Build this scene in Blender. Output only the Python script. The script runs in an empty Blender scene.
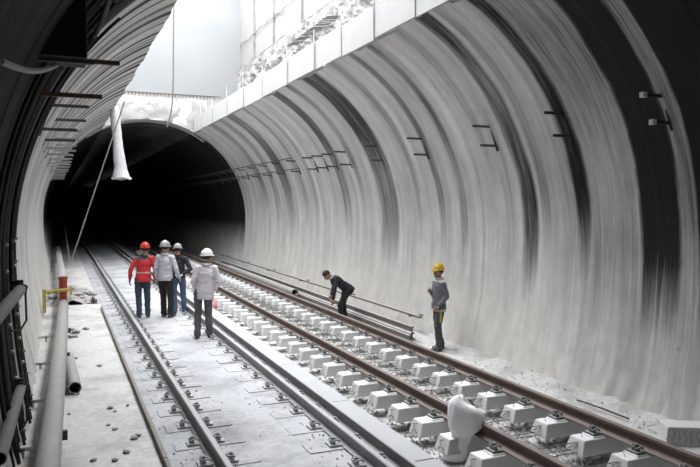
import bpy, bmesh, math, random
import numpy as np
from mathutils import Vector, Matrix, noise as mnoise

random.seed(7)
rng = np.random.default_rng(7)
SC = bpy.context.scene
COL = SC.collection

# ------------------------------------------------------------------ camera
F_PX = 680.0
CAM_H = 2.835
YAW = math.radians(23.2)          # to the right of the tunnel axis (+Y)
PITCH = math.radians(-2.57)
cam_data = bpy.data.cameras.new('camera')
cam_data.sensor_width = 36.0
cam_data.lens = 36.0 * F_PX / 700.0
cam_data.clip_start = 0.05
cam_data.clip_end = 400
CAM = bpy.data.objects.new('camera', cam_data)
CAM.location = (0, 0, CAM_H)
CAM.rotation_euler = (math.pi / 2 + PITCH, 0, -YAW)
COL.objects.link(CAM)
SC.camera = CAM

# ------------------------------------------------------------------ world: flat overcast sky
world = bpy.data.worlds.new('overcast_sky')
SC.world = world
world.use_nodes = True
bg = world.node_tree.nodes['Background']
bg.inputs[0].default_value = (0.97, 0.98, 1.0, 1)
bg.inputs[1].default_value = 12.6
SC.view_settings.view_transform = 'Standard'
SC.view_settings.look = 'None'
SC.view_settings.gamma = 1.0
SC.view_settings.use_curve_mapping = False
SC.view_settings.exposure = 0.0
SC.cycles.max_bounces = 10
SC.cycles.diffuse_bounces = 7
SC.cycles.sample_clamp_indirect = 8.0
# shaft in the roof through which daylight falls
SH_X0, SH_X1, SH_T0, SH_T1, SH_TOP = -0.9, 8.25, 7.2, 32.6, 14.5
pl = bpy.data.lights.new('sky_portal', 'AREA')
pl.shape = 'RECTANGLE'
pl.size = SH_X1 - SH_X0
pl.size_y = SH_T1 - SH_T0
pl.cycles.is_portal = True
po = bpy.data.objects.new('sky_portal', pl)
po.location = ((SH_X0 + SH_X1) / 2, (SH_T0 + SH_T1) / 2, SH_TOP)
COL.objects.link(po)

# ------------------------------------------------------------------ geometry of the place
CX, CZ, RAD = 3.8, 2.15, 4.4       # lining: circle on slightly battered walls
Z_SLAB = -0.33                     # right-hand trackway, left one is z = 0
PHI_R, PHI_L = 62.0, 116.6
R_SHAFT0, R_SHAFT1 = 7.2, 32.0     # slot cut in the crown

def half_width(z):
    if z >= CZ:
        return math.sqrt(max(0.0, RAD * RAD - (z - CZ) ** 2))
    return RAD - 0.25 * ((CZ - z) / 2.43) ** 2

_rot = Matrix.Rotation(-YAW, 3, 'Z') @ Matrix.Rotation(math.pi / 2 + PITCH, 3, 'X')
def ray(px, py):
    return (_rot @ Vector(((px - 350.0) / F_PX, (233.5 - py) / F_PX, -1.0))).normalized()
def on_z(px, py, z):
    d = ray(px, py); t = (z - CAM_H) / d.z
    return Vector((0, 0, CAM_H)) + d * t
def on_x(px, py, x):
    d = ray(px, py); t = x / d.x
    return Vector((0, 0, CAM_H)) + d * t
def on_y(px, py, y):
    d = ray(px, py); t = y / d.y
    return Vector((0, 0, CAM_H)) + d * t
def on_lining(px, py, inset=0.0):
    d = ray(px, py); o = Vector((0, 0, CAM_H)); t = 1.0
    while t < 120:
        p = o + d * t
        if abs(p.x - CX) > half_width(p.z) - inset or p.z > CZ + RAD:
            return p
        t += 0.01
    return o + d * t

# ------------------------------------------------------------------ object helpers
def link(o, parent=None):
    COL.objects.link(o)
    if parent is not None:
        o.parent = parent
    return o
def tag(o, label, cat, group=None):
    o['label'] = label; o['category'] = cat
    if group: o['group'] = group
    return o
def thing(name, label, cat, loc=(0, 0, 0), rz=0.0, group=None):
    o = bpy.data.objects.new(name, None)
    o.empty_display_size = 0.1
    o.location = loc; o.rotation_euler = (0, 0, rz)
    link(o)
    return tag(o, label, cat, group)

class MB:
    """collects shapes into one mesh"""
    def __init__(s): s.v = []; s.f = []
    def add(s, verts, faces):
        n = len(s.v); s.v += [tuple(p) for p in verts]; s.f += [tuple(i + n for i in f) for f in faces]
        return s
    def box(s, x0, x1, y0, y1, z0, z1, top=None):
        tx = top[0] if top else 0; ty = top[1] if top else 0
        v = [(x0, y0, z0), (x1, y0, z0), (x1, y1, z0), (x0, y1, z0),
             (x0 + tx, y0 + ty, z1), (x1 - tx, y0 + ty, z1), (x1 - tx, y1 - ty, z1), (x0 + tx, y1 - ty, z1)]
        return s.add(v, [(3, 2, 1, 0), (4, 5, 6, 7), (0, 1, 5, 4), (1, 2, 6, 5), (2, 3, 7, 6), (3, 0, 4, 7)])
    def tube(s, pts, r, n=8, caps=True):
        pts = [Vector(p) for p in pts]; m = len(pts)
        rr = r if isinstance(r, (list, tuple)) else [r] * m
        up = Vector((0, 0, 1)); rings = []
        d0 = (pts[1] - pts[0]).normalized()
        if abs(d0.dot(up)) > 0.95: up = Vector((1, 0, 0))
        u = d0.cross(up).normalized()
        for i in range(m):
            d = (pts[min(i + 1, m - 1)] - pts[max(i - 1, 0)]).normalized()
            u = (u - d * u.dot(d)).normalized(); w = d.cross(u)
            rings.append([pts[i] + (u * math.cos(2 * math.pi * k / n) + w * math.sin(2 * math.pi * k / n)) * rr[i] for k in range(n)])
        v = [p for ring in rings for p in ring]; f = []
        for i in range(m - 1):
            for k in range(n):
                a, b = i * n + k, i * n + (k + 1) % n
                f.append((a, b, b + n, a + n))
        if caps:
            f.append(tuple(reversed(range(n)))); f.append(tuple(range((m - 1) * n, m * n)))
        return s.add(v, f)
    def pipe(s, p, q, ro, ri, n=20):
        """hollow pipe"""
        p = Vector(p); q = Vector(q); d = (q - p).normalized()
        up = Vector((0, 0, 1)) if abs(d.z) < 0.9 else Vector((1, 0, 0))
        u = d.cross(up).normalized(); w = d.cross(u); v = []
        for (c, r) in ((p, ro), (q, ro), (q, ri), (p, ri)):
            v += [c + (u * math.cos(2 * math.pi * k / n) + w * math.sin(2 * math.pi * k / n)) * r for k in range(n)]
        f = []
        for j in range(4):
            for k in range(n):
                a, b = j * n + k, j * n + (k + 1) % n; c, e = ((j + 1) % 4) * n + k, ((j + 1) % 4) * n + (k + 1) % n
                f.append((a, c, e, b))
        return s.add(v, f)
    def extrude_y(s, prof, y0, y1):
        n = len(prof)
        v = [(x, y0, z) for x, z in prof] + [(x, y1, z) for x, z in prof]
        f = [(i, (i + 1) % n, (i + 1) % n + n, i + n) for i in range(n)]
        f += [tuple(reversed(range(n))), tuple(range(n, 2 * n))]
        return s.add(v, f)
    def mesh(s, name, mat, smooth=False):
        me = bpy.data.meshes.new(name); me.from_pydata(s.v, [], s.f)
        bm = bmesh.new(); bm.from_mesh(me); bmesh.ops.recalc_face_normals(bm, faces=bm.faces); bm.to_mesh(me); bm.free()
        if mat: me.materials.append(mat)
        if smooth: me.polygons.foreach_set('use_smooth', [True] * len(me.polygons))
        me.update(); return me
    def build(s, name, mat, parent=None, smooth=False, bevel=0.0, loc=None):
        o = bpy.data.objects.new(name, s.mesh(name, mat, smooth)); link(o, parent)
        if loc is not None: o.location = loc
        if bevel:
            b = o.modifiers.new('bevel', 'BEVEL'); b.width = bevel; b.segments = 2; b.limit_method = 'ANGLE'
        return o
def inst(name, me, parent=None, loc=(0, 0, 0), rz=0.0, bevel=0.0, scale=None):
    o = bpy.data.objects.new(name, me); link(o, parent); o.location = loc; o.rotation_euler = (0, 0, rz)
    if scale: o.scale = scale
    if bevel:
        b = o.modifiers.new('bevel', 'BEVEL'); b.width = bevel; b.segments = 2; b.limit_method = 'ANGLE'
    return o
def grid(us, vs, fn, keep=None):
    nu, nv = len(us), len(vs)
    v = [fn(u, w) for u in us for w in vs]
    f = [(i * nv + j, i * nv + j + 1, (i + 1) * nv + j + 1, (i + 1) * nv + j)
         for i in range(nu - 1) for j in range(nv - 1) if keep is None or keep(us[i], vs[j])]
    return v, f
def struct(o):
    o['kind'] = 'structure'; return o
ORD = ['nearest', 'second', 'third', 'fourth', 'fifth', 'sixth', 'seventh', 'eighth', 'ninth', 'tenth', 'eleventh', 'twelfth',
       'thirteenth', 'fourteenth', 'fifteenth', 'sixteenth', 'seventeenth', 'eighteenth', 'nineteenth', 'twentieth']
_tens = {2: 'twenty', 3: 'thirty', 4: 'forty', 5: 'fifty', 6: 'sixty'}
_tenth = {2: 'twentieth', 3: 'thirtieth', 4: 'fortieth', 5: 'fiftieth', 6: 'sixtieth'}
def ordinal(n):                                    # 1-based
    if n <= 20: return ORD[n - 1]
    t, u = divmod(n, 10)
    return _tenth[t] if u == 0 else _tens[t] + '-' + ('first' if u == 1 else ORD[u - 1])
def nz(x, y=0.0, z=0.0): return mnoise.noise(Vector((x, y, z)))

# ------------------------------------------------------------------ materials
def mat_new(name):
    m = bpy.data.materials.new(name); m.use_nodes = True
    nt = m.node_tree; return m, nt, nt.nodes['Principled BSDF']
def srgb(r, g, b):
    return tuple(((c / 255) / 12.92 if c / 255 <= 0.04045 else ((c / 255 + 0.055) / 1.055) ** 2.4) for c in (r, g, b)) + (1,)
def mat(name, col, rough=0.85, metal=0.0, var=0.25, scale=6.0, bump=0.0, bscale=40.0, dust=0.0, dustcol=(0.62, 0.62, 0.63, 1)):
    """base colour with noise variation; dust settles on faces that look up"""
    m, nt, b = mat_new(name); N, L = nt.nodes, nt.links
    b.inputs['Roughness'].default_value = rough; b.inputs['Metallic'].default_value = metal
    tc = N.new('ShaderNodeTexCoord'); nzt = N.new('ShaderNodeTexNoise'); nzt.inputs['Scale'].default_value = scale
    nzt.inputs['Detail'].default_value = 5; L.new(tc.outputs['Object'], nzt.inputs['Vector'])
    mx = N.new('ShaderNodeMix'); mx.data_type = 'RGBA'
    mx.inputs[6].default_value = tuple(c * (1 - var) for c in col[:3]) + (1,)
    mx.inputs[7].default_value = tuple(min(1, c * (1 + var)) for c in col[:3]) + (1,)
    L.new(nzt.outputs['Fac'], mx.inputs[0]); out = mx.outputs[2]
    if dust:
        g = N.new('ShaderNodeNewGeometry'); sx = N.new('ShaderNodeSeparateXYZ'); L.new(g.outputs['Normal'], sx.inputs[0])
        n2 = N.new('ShaderNodeTexNoise'); n2.inputs['Scale'].default_value = 9; L.new(g.outputs['Position'], n2.inputs['Vector'])
        ad = N.new('ShaderNodeMath'); ad.operation = 'MULTIPLY_ADD'; L.new(n2.outputs['Fac'], ad.inputs[0]); ad.inputs[1].default_value = 0.8; L.new(sx.outputs[2], ad.inputs[2])
        mr = N.new('ShaderNodeMapRange'); mr.inputs[1].default_value = 0.75; mr.inputs[2].default_value = 1.35; mr.inputs[4].default_value = dust
        L.new(ad.outputs[0], mr.inputs[0])
        m2 = N.new('ShaderNodeMix'); m2.data_type = 'RGBA'; L.new(mr.outputs[0], m2.inputs[0]); L.new(out, m2.inputs[6]); m2.inputs[7].default_value = dustcol
        out = m2.outputs[2]
    L.new(out, b.inputs['Base Color'])
    if bump:
        n3 = N.new('ShaderNodeTexNoise'); n3.inputs['Scale'].default_value = bscale; n3.inputs['Detail'].default_value = 6
        L.new(tc.outputs['Object'], n3.inputs['Vector'])
        bp = N.new('ShaderNodeBump'); bp.inputs['Strength'].default_value = bump; bp.inputs['Distance'].default_value = 0.02
        L.new(n3.outputs['Fac'], bp.inputs['Height']); L.new(bp.outputs[0], b.inputs['Normal'])
    return m

def lining_mat():
    """cast concrete: pale lime streaks and dark seepage stains running down the rings, plus painted near-end shade; 'stain' is painted per vertex"""
    m, nt, b = mat_new('lining_concrete'); N, L = nt.nodes, nt.links
    b.inputs['Roughness'].default_value = 0.88
    b.inputs['Specular IOR Level'].default_value = 0.25
    uv = N.new('ShaderNodeUVMap'); uv.uv_map = 'ring'
    def noise(sx, sy, detail, rough=0.6):
        mp = N.new('ShaderNodeMapping'); mp.inputs['Scale'].default_value = (sx, sy, 1); L.new(uv.outputs[0], mp.inputs[0])
        t = N.new('ShaderNodeTexNoise'); t.inputs['Scale'].default_value = 1; t.inputs['Detail'].default_value = detail; t.inputs['Roughness'].default_value = rough
        L.new(mp.outputs[0], t.inputs['Vector']); return t
    def math_(op, a, c, d=None):
        n = N.new('ShaderNodeMath'); n.operation = op
        for i, x in enumerate((a, c, d)):
            if x is None: continue
            if isinstance(x, (int, float)): n.inputs[i].default_value = x
            else: L.new(x, n.inputs[i])
        n.use_clamp = False
        return n.outputs[0]
    at = N.new('ShaderNodeAttribute'); at.attribute_name = 'stain_shade'
    al = N.new('ShaderNodeAttribute'); al.attribute_name = 'dust'
    s1 = noise(9, 0.35, 6); s2 = noise(2.2, 0.22, 4); s3 = noise(30, 0.8, 4); s4 = noise(2.0, 2.0, 8, 0.7)
    # stain with streaky breakup
    k = math_('MULTIPLY_ADD', s1.outputs[0], 1.1, -0.55)
    k3 = math_('MULTIPLY', math_('MULTIPLY_ADD', s3.outputs[0], 1.5, -0.75), math_('MULTIPLY_ADD', at.outputs['Fac'], 1.0, 0.06))
    st0 = math_('ADD', at.outputs['Fac'], math_('ADD', k3, math_('MULTIPLY', k, math_('MULTIPLY_ADD', at.outputs['Fac'], 1.0, 0.17))))
    gate = N.new('ShaderNodeMapRange'); L.new(at.outputs['Fac'], gate.inputs[0]); gate.inputs[1].default_value = 1.1; gate.inputs[2].default_value = 1.3; gate.inputs[3].default_value = 0; gate.inputs[4].default_value = .5
    st = math_('ADD', st0, gate.outputs[0])
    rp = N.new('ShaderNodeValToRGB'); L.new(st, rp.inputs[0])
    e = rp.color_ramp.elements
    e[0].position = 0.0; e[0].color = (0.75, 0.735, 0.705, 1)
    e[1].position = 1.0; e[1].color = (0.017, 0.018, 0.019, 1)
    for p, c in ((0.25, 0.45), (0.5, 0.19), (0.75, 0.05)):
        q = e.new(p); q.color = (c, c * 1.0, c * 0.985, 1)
    # broad tonal drift
    mx = N.new('ShaderNodeMix'); mx.data_type = 'RGBA'; mx.blend_type = 'MULTIPLY'; mx.inputs[0].default_value = 1
    r2 = N.new('ShaderNodeMapRange'); L.new(s2.outputs[0], r2.inputs[0]); r2.inputs[1].default_value = 0.3; r2.inputs[2].default_value = 0.7; r2.inputs[3].default_value = 0.72; r2.inputs[4].default_value = 1.12
    L.new(rp.outputs[0], mx.inputs[6]); L.new(r2.outputs[0], mx.inputs[7])
    s5 = noise(2.6, 1.7, 10, 0.8)
    mo = N.new('ShaderNodeMapRange'); L.new(s5.outputs[0], mo.inputs[0]); mo.inputs[1].default_value = 0.32; mo.inputs[2].default_value = 0.62; mo.inputs[3].default_value = 0.84; mo.inputs[4].default_value = 1.04
    s6 = noise(3.1, 3.1, 7, 0.62)
    pit = N.new('ShaderNodeMapRange'); L.new(s6.outputs[0], pit.inputs[0]); pit.inputs[1].default_value = 0.67; pit.inputs[2].default_value = 0.76; pit.inputs[3].default_value = 1.0; pit.inputs[4].default_value = 0.5
    # dust thrown up on the foot of the wall
    md = N.new('ShaderNodeMix'); md.data_type = 'RGBA'
    dn = math_('MULTIPLY', al.outputs['Fac'], math_('MULTIPLY_ADD', s4.outputs[0], 1.2, 0.35))
    dn2 = N.new('ShaderNodeClamp'); L.new(dn, dn2.inputs[0])
    L.new(dn2.outputs[0], md.inputs[0]); L.new(mx.outputs[2], md.inputs[6]); md.inputs[7].default_value = (0.66, 0.64, 0.605, 1)
    mm = N.new('ShaderNodeMix'); mm.data_type = 'RGBA'; mm.blend_type = 'MULTIPLY'; mm.inputs[0].default_value = 1
    L.new(md.outputs[2], mm.inputs[6]); L.new(math_('MULTIPLY', mo.outputs[0], pit.outputs[0]), mm.inputs[7])
    L.new(mm.outputs[2], b.inputs['Base Color'])
    bp = N.new('ShaderNodeBump'); bp.inputs['Strength'].default_value = 0.35; bp.inputs['Distance'].default_value = 0.03
    hh = math_('ADD', math_('MULTIPLY', s1.outputs[0], 0.25), s4.outputs[0]); L.new(hh, bp.inputs['Height']); L.new(bp.outputs[0], b.inputs['Normal'])
    return m

def ground_mat(name, c_light, c_dark, sc=1.2, dark_amount=0.5, pebbles=0.0, bump=0.4):
    m, nt, b = mat_new(name); N, L = nt.nodes, nt.links
    b.inputs['Roughness'].default_value = 0.92; b.inputs['Specular IOR Level'].default_value = 0.2
    g = N.new('ShaderNodeNewGeometry')
    n1 = N.new('ShaderNodeTexNoise'); n1.inputs['Scale'].default_value = sc; n1.inputs['Detail'].default_value = 7; n1.inputs['Roughness'].default_value = 0.65
    L.new(g.outputs['Position'], n1.inputs['Vector'])
    r = N.new('ShaderNodeValToRGB'); r.color_ramp.elements[0].position = 0.34 + 0.2 * (dark_amount - 0.5); r.color_ramp.elements[0].color = c_dark
    r.color_ramp.elements[1].position = 0.56 + 0.2 * (dark_amount - 0.5); r.color_ramp.elements[1].color = c_light
    L.new(n1.outputs['Fac'], r.inputs[0]); out = r.outputs[0]
    n2 = N.new('ShaderNodeTexNoise'); n2.inputs['Scale'].default_value = 11; n2.inputs['Detail'].default_value = 9; n2.inputs['Roughness'].default_value = 0.75; L.new(g.outputs['Position'], n2.inputs['Vector'])
    mr = N.new('ShaderNodeMapRange'); mr.inputs[1].default_value = 0.3; mr.inputs[2].default_value = 0.62; mr.inputs[3].default_value = 0.80 - 0.3 * pebbles; mr.inputs[4].default_value = 1.04
    L.new(n2.outputs['Fac'], mr.inputs[0])
    mx = N.new('ShaderNodeMix'); mx.data_type = 'RGBA'; mx.blend_type = 'MULTIPLY'; mx.inputs[0].default_value = 1
    L.new(out, mx.inputs[6]); L.new(mr.outputs[0], mx.inputs[7]); L.new(mx.outputs[2], b.inputs['Base Color'])
    bp = N.new('ShaderNodeBump'); bp.inputs['Strength'].default_value = bump; bp.inputs['Distance'].default_value = 0.03
    L.new(n2.outputs['Fac'], bp.inputs['Height']); L.new(bp.outputs[0], b.inputs['Normal'])
    return m

M = {}
M['lining'] = lining_mat()
M['floor_l'] = ground_mat('dusty_slab', (0.47, 0.48, 0.50, 1), (0.27, 0.275, 0.29, 1), 0.9, 0.42)
M['floor_r'] = ground_mat('gritty_slab', (0.62, 0.62, 0.62, 1), (0.36, 0.35, 0.34, 1), 1.6, 0.45, 0.6, 0.7)
M['floor_w'] = ground_mat('walkway_dust', (0.64, 0.64, 0.63, 1), (0.42, 0.41, 0.40, 1), 1.1, 0.4)
M['kerb'] = mat('kerb_concrete', (0.37, 0.38, 0.39, 1), var=0.12, scale=3, bump=0.2)
M['block'] = mat('sleeper_concrete', (0.55, 0.55, 0.545, 1), var=0.12, scale=5, bump=0.15, bscale=60, dust=0.75, dustcol=(0.78, 0.79, 0.80, 1))
M['rust_rail'] = mat('rusty_rail_steel', (0.115, 0.075, 0.062, 1), rough=0.7, var=0.35, scale=14, dust=0.35, dustcol=(0.34, 0.30, 0.28, 1))
M['grey_rail'] = mat('dusty_rail_steel', (0.22, 0.22, 0.225, 1), rough=0.6, var=0.3, scale=10, dust=0.75, dustcol=(0.42, 0.42, 0.43, 1))
M['dark_rail'] = mat('stored_rail_steel', (0.17, 0.15, 0.14, 1), rough=0.7, var=0.35, scale=8, dust=0.9, dustcol=(0.52, 0.51, 0.50, 1))
M['fast'] = mat('fastening_steel', (0.10, 0.10, 0.10, 1), rough=0.7, var=0.5, scale=30, dust=0.5, dustcol=(0.5, 0.5, 0.5, 1))
M['tie'] = mat('dusty_rebar_steel', (0.13, 0.115, 0.105, 1), rough=.8, var=.4, scale=30, dust=.5)
M['fast_pale'] = mat('dusty_fastening_steel', (0.27, 0.27, 0.275, 1), rough=0.8, var=0.4, scale=30, dust=0.7, dustcol=(0.55, 0.55, 0.56, 1))
M['rebar'] = mat('rebar_steel', (0.07, 0.055, 0.048, 1), rough=0.8, var=0.4, scale=30)
M['wood'] = mat('formwork_timber', (0.16, 0.135, 0.115, 1), var=0.4, scale=7, bump=0.2, dust=0.45, dustcol=(0.38, 0.36, 0.34, 1))
M['rubble'] = mat('rubble_stone', (0.27, 0.26, 0.25, 1), var=0.5, scale=5, bump=0.4, dust=0.4)
M['pipe'] = mat('grey_pipe', (0.30, 0.29, 0.275, 1), rough=0.75, var=0.2, scale=5, bump=0.1, dust=0.5, dustcol=(0.46, 0.45, 0.43, 1))
M['dull_pipe'] = mat('dull_grey_pipe', (0.17, 0.165, 0.16, 1), rough=.8, var=.3, scale=6)
M['red'] = mat('red_paint', (0.30, 0.045, 0.022, 1), rough=0.6, var=0.3, scale=12)
M['yellow'] = mat('yellow_paint', (0.48, 0.40, 0.09, 1), rough=0.6, var=0.25, scale=12)
M['black'] = mat('black_paint', (0.008, 0.008, 0.009, 1), rough=0.7, var=0.2)
M['darksteel'] = mat('dark_steel', (0.022, 0.022, 0.023, 1), rough=0.65, var=0.4, scale=20)
M['bracket'] = mat('bracket_steel', (0.10, 0.09, 0.08, 1), rough=0.7, var=0.3, scale=20)
M['bracket_rust'] = mat('primed_bracket_steel', (0.20, 0.13, 0.095, 1), rough=0.8, var=0.35, scale=14)
M['bracket_pale'] = mat('dusty_bracket_steel', (0.42, 0.42, 0.41, 1), rough=0.8, var=0.2, scale=14)
M['dowel'] = mat('grey_dowel_steel', (0.10, 0.10, 0.10, 1), var=.3)
M['cap'] = mat('pale_plastic', (0.55, 0.55, 0.52, 1), var=0.1)
M['rope'] = mat('rope_fibre', (0.42, 0.42, 0.41, 1), var=0.2, scale=60)
M['sleeve'] = mat('white_sleeve_fabric', (0.46, 0.465, 0.475, 1), var=0.2, scale=9, bump=0.5, bscale=18)
M['sack'] = mat('white_sack_plastic', (0.90, 0.91, 0.92, 1), rough=0.55, var=0.06, scale=8, bump=0.25, bscale=16)
M['pink'] = mat('pink_bag_plastic', (0.62, 0.22, 0.26, 1), rough=0.5, var=0.3, scale=14)
M['shotcrete'] = mat('white_shotcrete', (0.262, 0.262, 0.258, 1), var=0.1, scale=2.0, bump=0.5, bscale=7)
M['headwall'] = mat('headwall_plaster', (0.225, 0.235, 0.243, 1), var=0.06, scale=0.8, bump=0.15, bscale=4)
M['rock'] = mat('broken_concrete', (0.215, 0.21, 0.205, 1), var=0.55, scale=3.5, bump=0.9, bscale=9)
M['parapet'] = mat('parapet_concrete', (0.48, 0.48, 0.48, 1), var=0.10, scale=3, bump=0.2)

# ------------------------------------------------------------------ STRUCTURE : lining
def wallT(px, py): return on_lining(px, py).y
RT = []                                    # right-wall stains and dark stretches: (T0, T1, strength, phi at which it has faded)
def stripe(x0, x1, y, s, end=0.0): RT.append((min(wallT(x0, y), wallT(x1, y)), max(wallT(x0, y), wallT(x1, y)), s, end))
stripe(240, 246, 150, .45, 8); stripe(252, 258, 150, .4, 5); stripe(264, 273, 150, .6, 2); stripe(284, 288, 150, .35); stripe(296, 300, 150, .3)
stripe(325, 334, 150, .72, 4); stripe(345, 350, 150, .45, 10)
stripe(364, 383, 150, .85, -2); stripe(396, 403, 140, .42, 4); stripe(424, 431, 150, .55, -2); stripe(443, 450, 140, .62, -4)
stripe(462, 474, 110, .3, 15); stripe(492, 498, 110, .6, 8); stripe(511, 526, 150, 1.0, -3); stripe(530, 541, 150, .4, 0)
stripe(566, 579, 150, 1.05, -4); stripe(580, 631, 150, .42, -14)
stripe(631, 672, 150, 1.3, -9); stripe(672, 690, 150, .52, -8)
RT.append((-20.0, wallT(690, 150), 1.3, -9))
RT.append((31.9, 200.0, 1.2, -14))  # whole wall darker past the far edge of the opening
def fade(phi, end, soft=14.0): return min(1.0, max(0.0, (phi - end + soft) / (2 * soft)))
def stain_shade_right(T, phi):
    w = T + 0.05 * nz(phi * 0.06, T * 0.3) + 0.02 * nz(phi * 0.25, T)
    s = 0.07 + 0.10 * nz(T * 2.3, phi * 0.01, 4.0) + .22 * max(0.0, min(1.0, (10.5 - T) / 3.5))  # last term paints the dimmer light of the near end into the colour
    for a, b, k, end in RT:
        e = min(0.07, 0.25 * (b - a)) if b - a < 3 else 0.05
        if w < a - e or w > b + e: continue
        q = min(1.0, (w - a + e) / (2 * e), (b + e - w) / (2 * e))
        kk = k * (0.72 + 0.45 * nz(phi * 0.035, a * 3.1, 1.0)) if k < 1.1 else k
        s = max(s, kk * q * fade(phi, end))
    return max(0.0, min(1.3, s))
LT = []
_t = 9.2
_r = random.Random(11)
while _t < 33:
    wd = _r.uniform(0.06, 0.34); LT.append((_t, _t + wd, _r.uniform(.5, 1.15))); _t += wd + _r.uniform(0.2, 0.7)
def stain_tone_left(T, phi):
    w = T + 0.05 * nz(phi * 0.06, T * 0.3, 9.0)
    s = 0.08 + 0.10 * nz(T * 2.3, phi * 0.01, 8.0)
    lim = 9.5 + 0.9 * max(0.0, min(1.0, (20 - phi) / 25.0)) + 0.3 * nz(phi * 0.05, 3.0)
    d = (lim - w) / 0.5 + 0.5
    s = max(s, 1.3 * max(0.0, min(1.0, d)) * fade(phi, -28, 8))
    for a, b, k in LT:
        e = 0.05
        if w < a - e or w > b + e: continue
        s = max(s, k * min(1.0, (w - a + e) / (2 * e), (b + e - w) / (2 * e)) * fade(phi, 22, 20))
    if T > 31.9: s = max(s, 1.1 * fade(phi, -14))  # left wall darker past the far edge of the opening
    return max(0.0, min(1.3, s))

TS = list(np.concatenate([np.arange(-16, 4, 0.8), np.arange(4, 12, 0.035), np.arange(12, 34, 0.06), np.arange(34, 60, 0.6), np.arange(60, 151, 6.0)]))
def ring_dr(T):                              # formwork unevenness of the rings
    return 0.016 * nz(T * 1.7, 0.3) + 0.010 * nz(T * 5.0, 7.7) + (0.014 if int(T / 1.5) % 2 else -0.006)
def prof(side, phi, T):
    """phi > 0: angle on the vault, phi < 0: degrees-like measure down the wall"""
    r = RAD + ring_dr(T)
    if phi >= 0:
        a = math.radians(phi); x, z = r * math.cos(a), CZ + r * math.sin(a)
    else:
        z = CZ + phi * (RAD * math.pi / 180); x = half_width(z) + ring_dr(T)
    return (CX + side * x, T, z)
PH_LOW = -36.0
def cut_r(T): return PHI_R + 0.5 * nz(T * 0.6, 2.0) + (0.8 if int(T / 1.9) % 2 else 0.0) + 0.25 * nz(T * 5, 1)
def cut_l(T): return 180 - PHI_L + 0.4 * nz(T * 0.5, 5.0)

def lining_wall(name, side, cutf, stain_shadef):
    ks = np.concatenate([np.linspace(0, 0.36, 16)[:-1], np.linspace(0.36, 1, 34)])
    v, f, st, du = [], [], [], []
    nv = len(ks)
    for T in TS:
        c = cutf(T)
        for k in ks:
            phi = PH_LOW + (c - PH_LOW) * k
            p = list(prof(side, phi, T))
            # rough shotcrete skirt at the foot
            z = p[2]
            if z < 0.9 and 3 < T < 40:
                q = max(0.0, (0.9 - z)) * 0.10
                p[0] -= side * q * (0.35 + abs(nz(T * 1.8, z * 3, 3.0)) + 0.5 * nz(T * 5, z * 7, 1.0))
            v.append(tuple(p)); st.append(stain_shadef(T, phi))
            du.append(max(0.0, min(1.0, (1.9 - z) / 2.0)) * (max(0.55, min(1.0, (T - 6.0) / 5.0)) if side > 0 else 1.0))  # right-wall dust thins towards the near end to paint it dimmer
    for i in range(len(TS) - 1):
        for j in range(nv - 1):
            a = i * nv + j; q = (a, a + 1, a + 1 + nv, a + nv)
            f.append(q if side > 0 else tuple(reversed(q)))
    me = bpy.data.meshes.new(name); me.from_pydata(v, [], f); me.materials.append(M['lining'])
    for an, arr in (('stain_shade', st), ('dust', du)):
        at = me.attributes.new(an, 'FLOAT', 'POINT'); at.data.foreach_set('value', arr)
    uvl = me.uv_layers.new(name='ring')
    li = np.zeros(len(me.loops), dtype=np.int32); me.loops.foreach_get('vertex_index', li)
    vn = np.array(v); uvv = np.zeros((len(v), 2)); 
    for i, T in enumerate(TS):
        uvv[i * nv:(i + 1) * nv, 0] = T + (0 if side > 0 else 200)
        uvv[i * nv:(i + 1) * nv, 1] = [(PH_LOW + (cutf(T) - PH_LOW) * k) * 0.077 for k in ks]
    uvl.data.foreach_set('uv', uvv[li].ravel())
    me.polygons.foreach_set('use_smooth', [True] * len(me.polygons))
    o = bpy.data.objects.new(name, me); link(o)
    return struct(o)
lining_wall('wall_right', 1, cut_r, stain_shade_right)
lining_wall('wall_left', -1, cut_l, stain_tone_left)

def vault(name, t0, t1):
    ts = list(np.arange(t0, t1, 0.25 if t1 - t0 < 40 else 2.0)) + [t1]
    n = 14; v, f, st, du = [], [], [], []
    for T in ts:
        a0, a1 = cut_r(T) - 3.0, 180 - cut_l(T) + 3.0
        for j in range(n + 1):
            a = math.radians(a0 + (a1 - a0) * j / n); r = RAD + .035
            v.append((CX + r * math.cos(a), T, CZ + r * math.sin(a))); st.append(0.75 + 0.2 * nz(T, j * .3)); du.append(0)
    # outer skin so the roof has thickness
    m = len(v)
    for T in ts:
        for j in range(n + 1):
            a = math.radians(PHI_R - 5 + (PHI_L - PHI_R + 10) * j / n)
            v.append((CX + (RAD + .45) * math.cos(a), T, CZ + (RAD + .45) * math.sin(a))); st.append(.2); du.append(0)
    for b in (0, m):
        for i in range(len(ts) - 1):
            for j in range(n):
                a = b + i * (n + 1) + j; q = (a, a + 1, a + n + 2, a + n + 1); f.append(q)
    for e in (0, len(ts) - 1):
        for j in range(n):
            a = e * (n + 1) + j; f.append((a, a + 1, m + a + 1, m + a))
    me = bpy.data.meshes.new(name); me.from_pydata(v, [], f); me.materials.append(M['lining'])
    for an, arr in (('stain_shade', st), ('dust', du)):
        at = me.attributes.new(an, 'FLOAT', 'POINT'); at.data.foreach_set('value', arr)
    uvl = me.uv_layers.new(name='ring'); li = np.zeros(len(me.loops), dtype=np.int32); me.loops.foreach_get('vertex_index', li)
    va = np.array(v); uvl.data.foreach_set('uv', np.stack([va[li, 1], va[li, 0]], 1).ravel())
    return struct(link(bpy.data.objects.new(name, me)))
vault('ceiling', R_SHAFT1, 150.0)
vault('ceiling_near', -16.0, R_SHAFT0)
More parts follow.
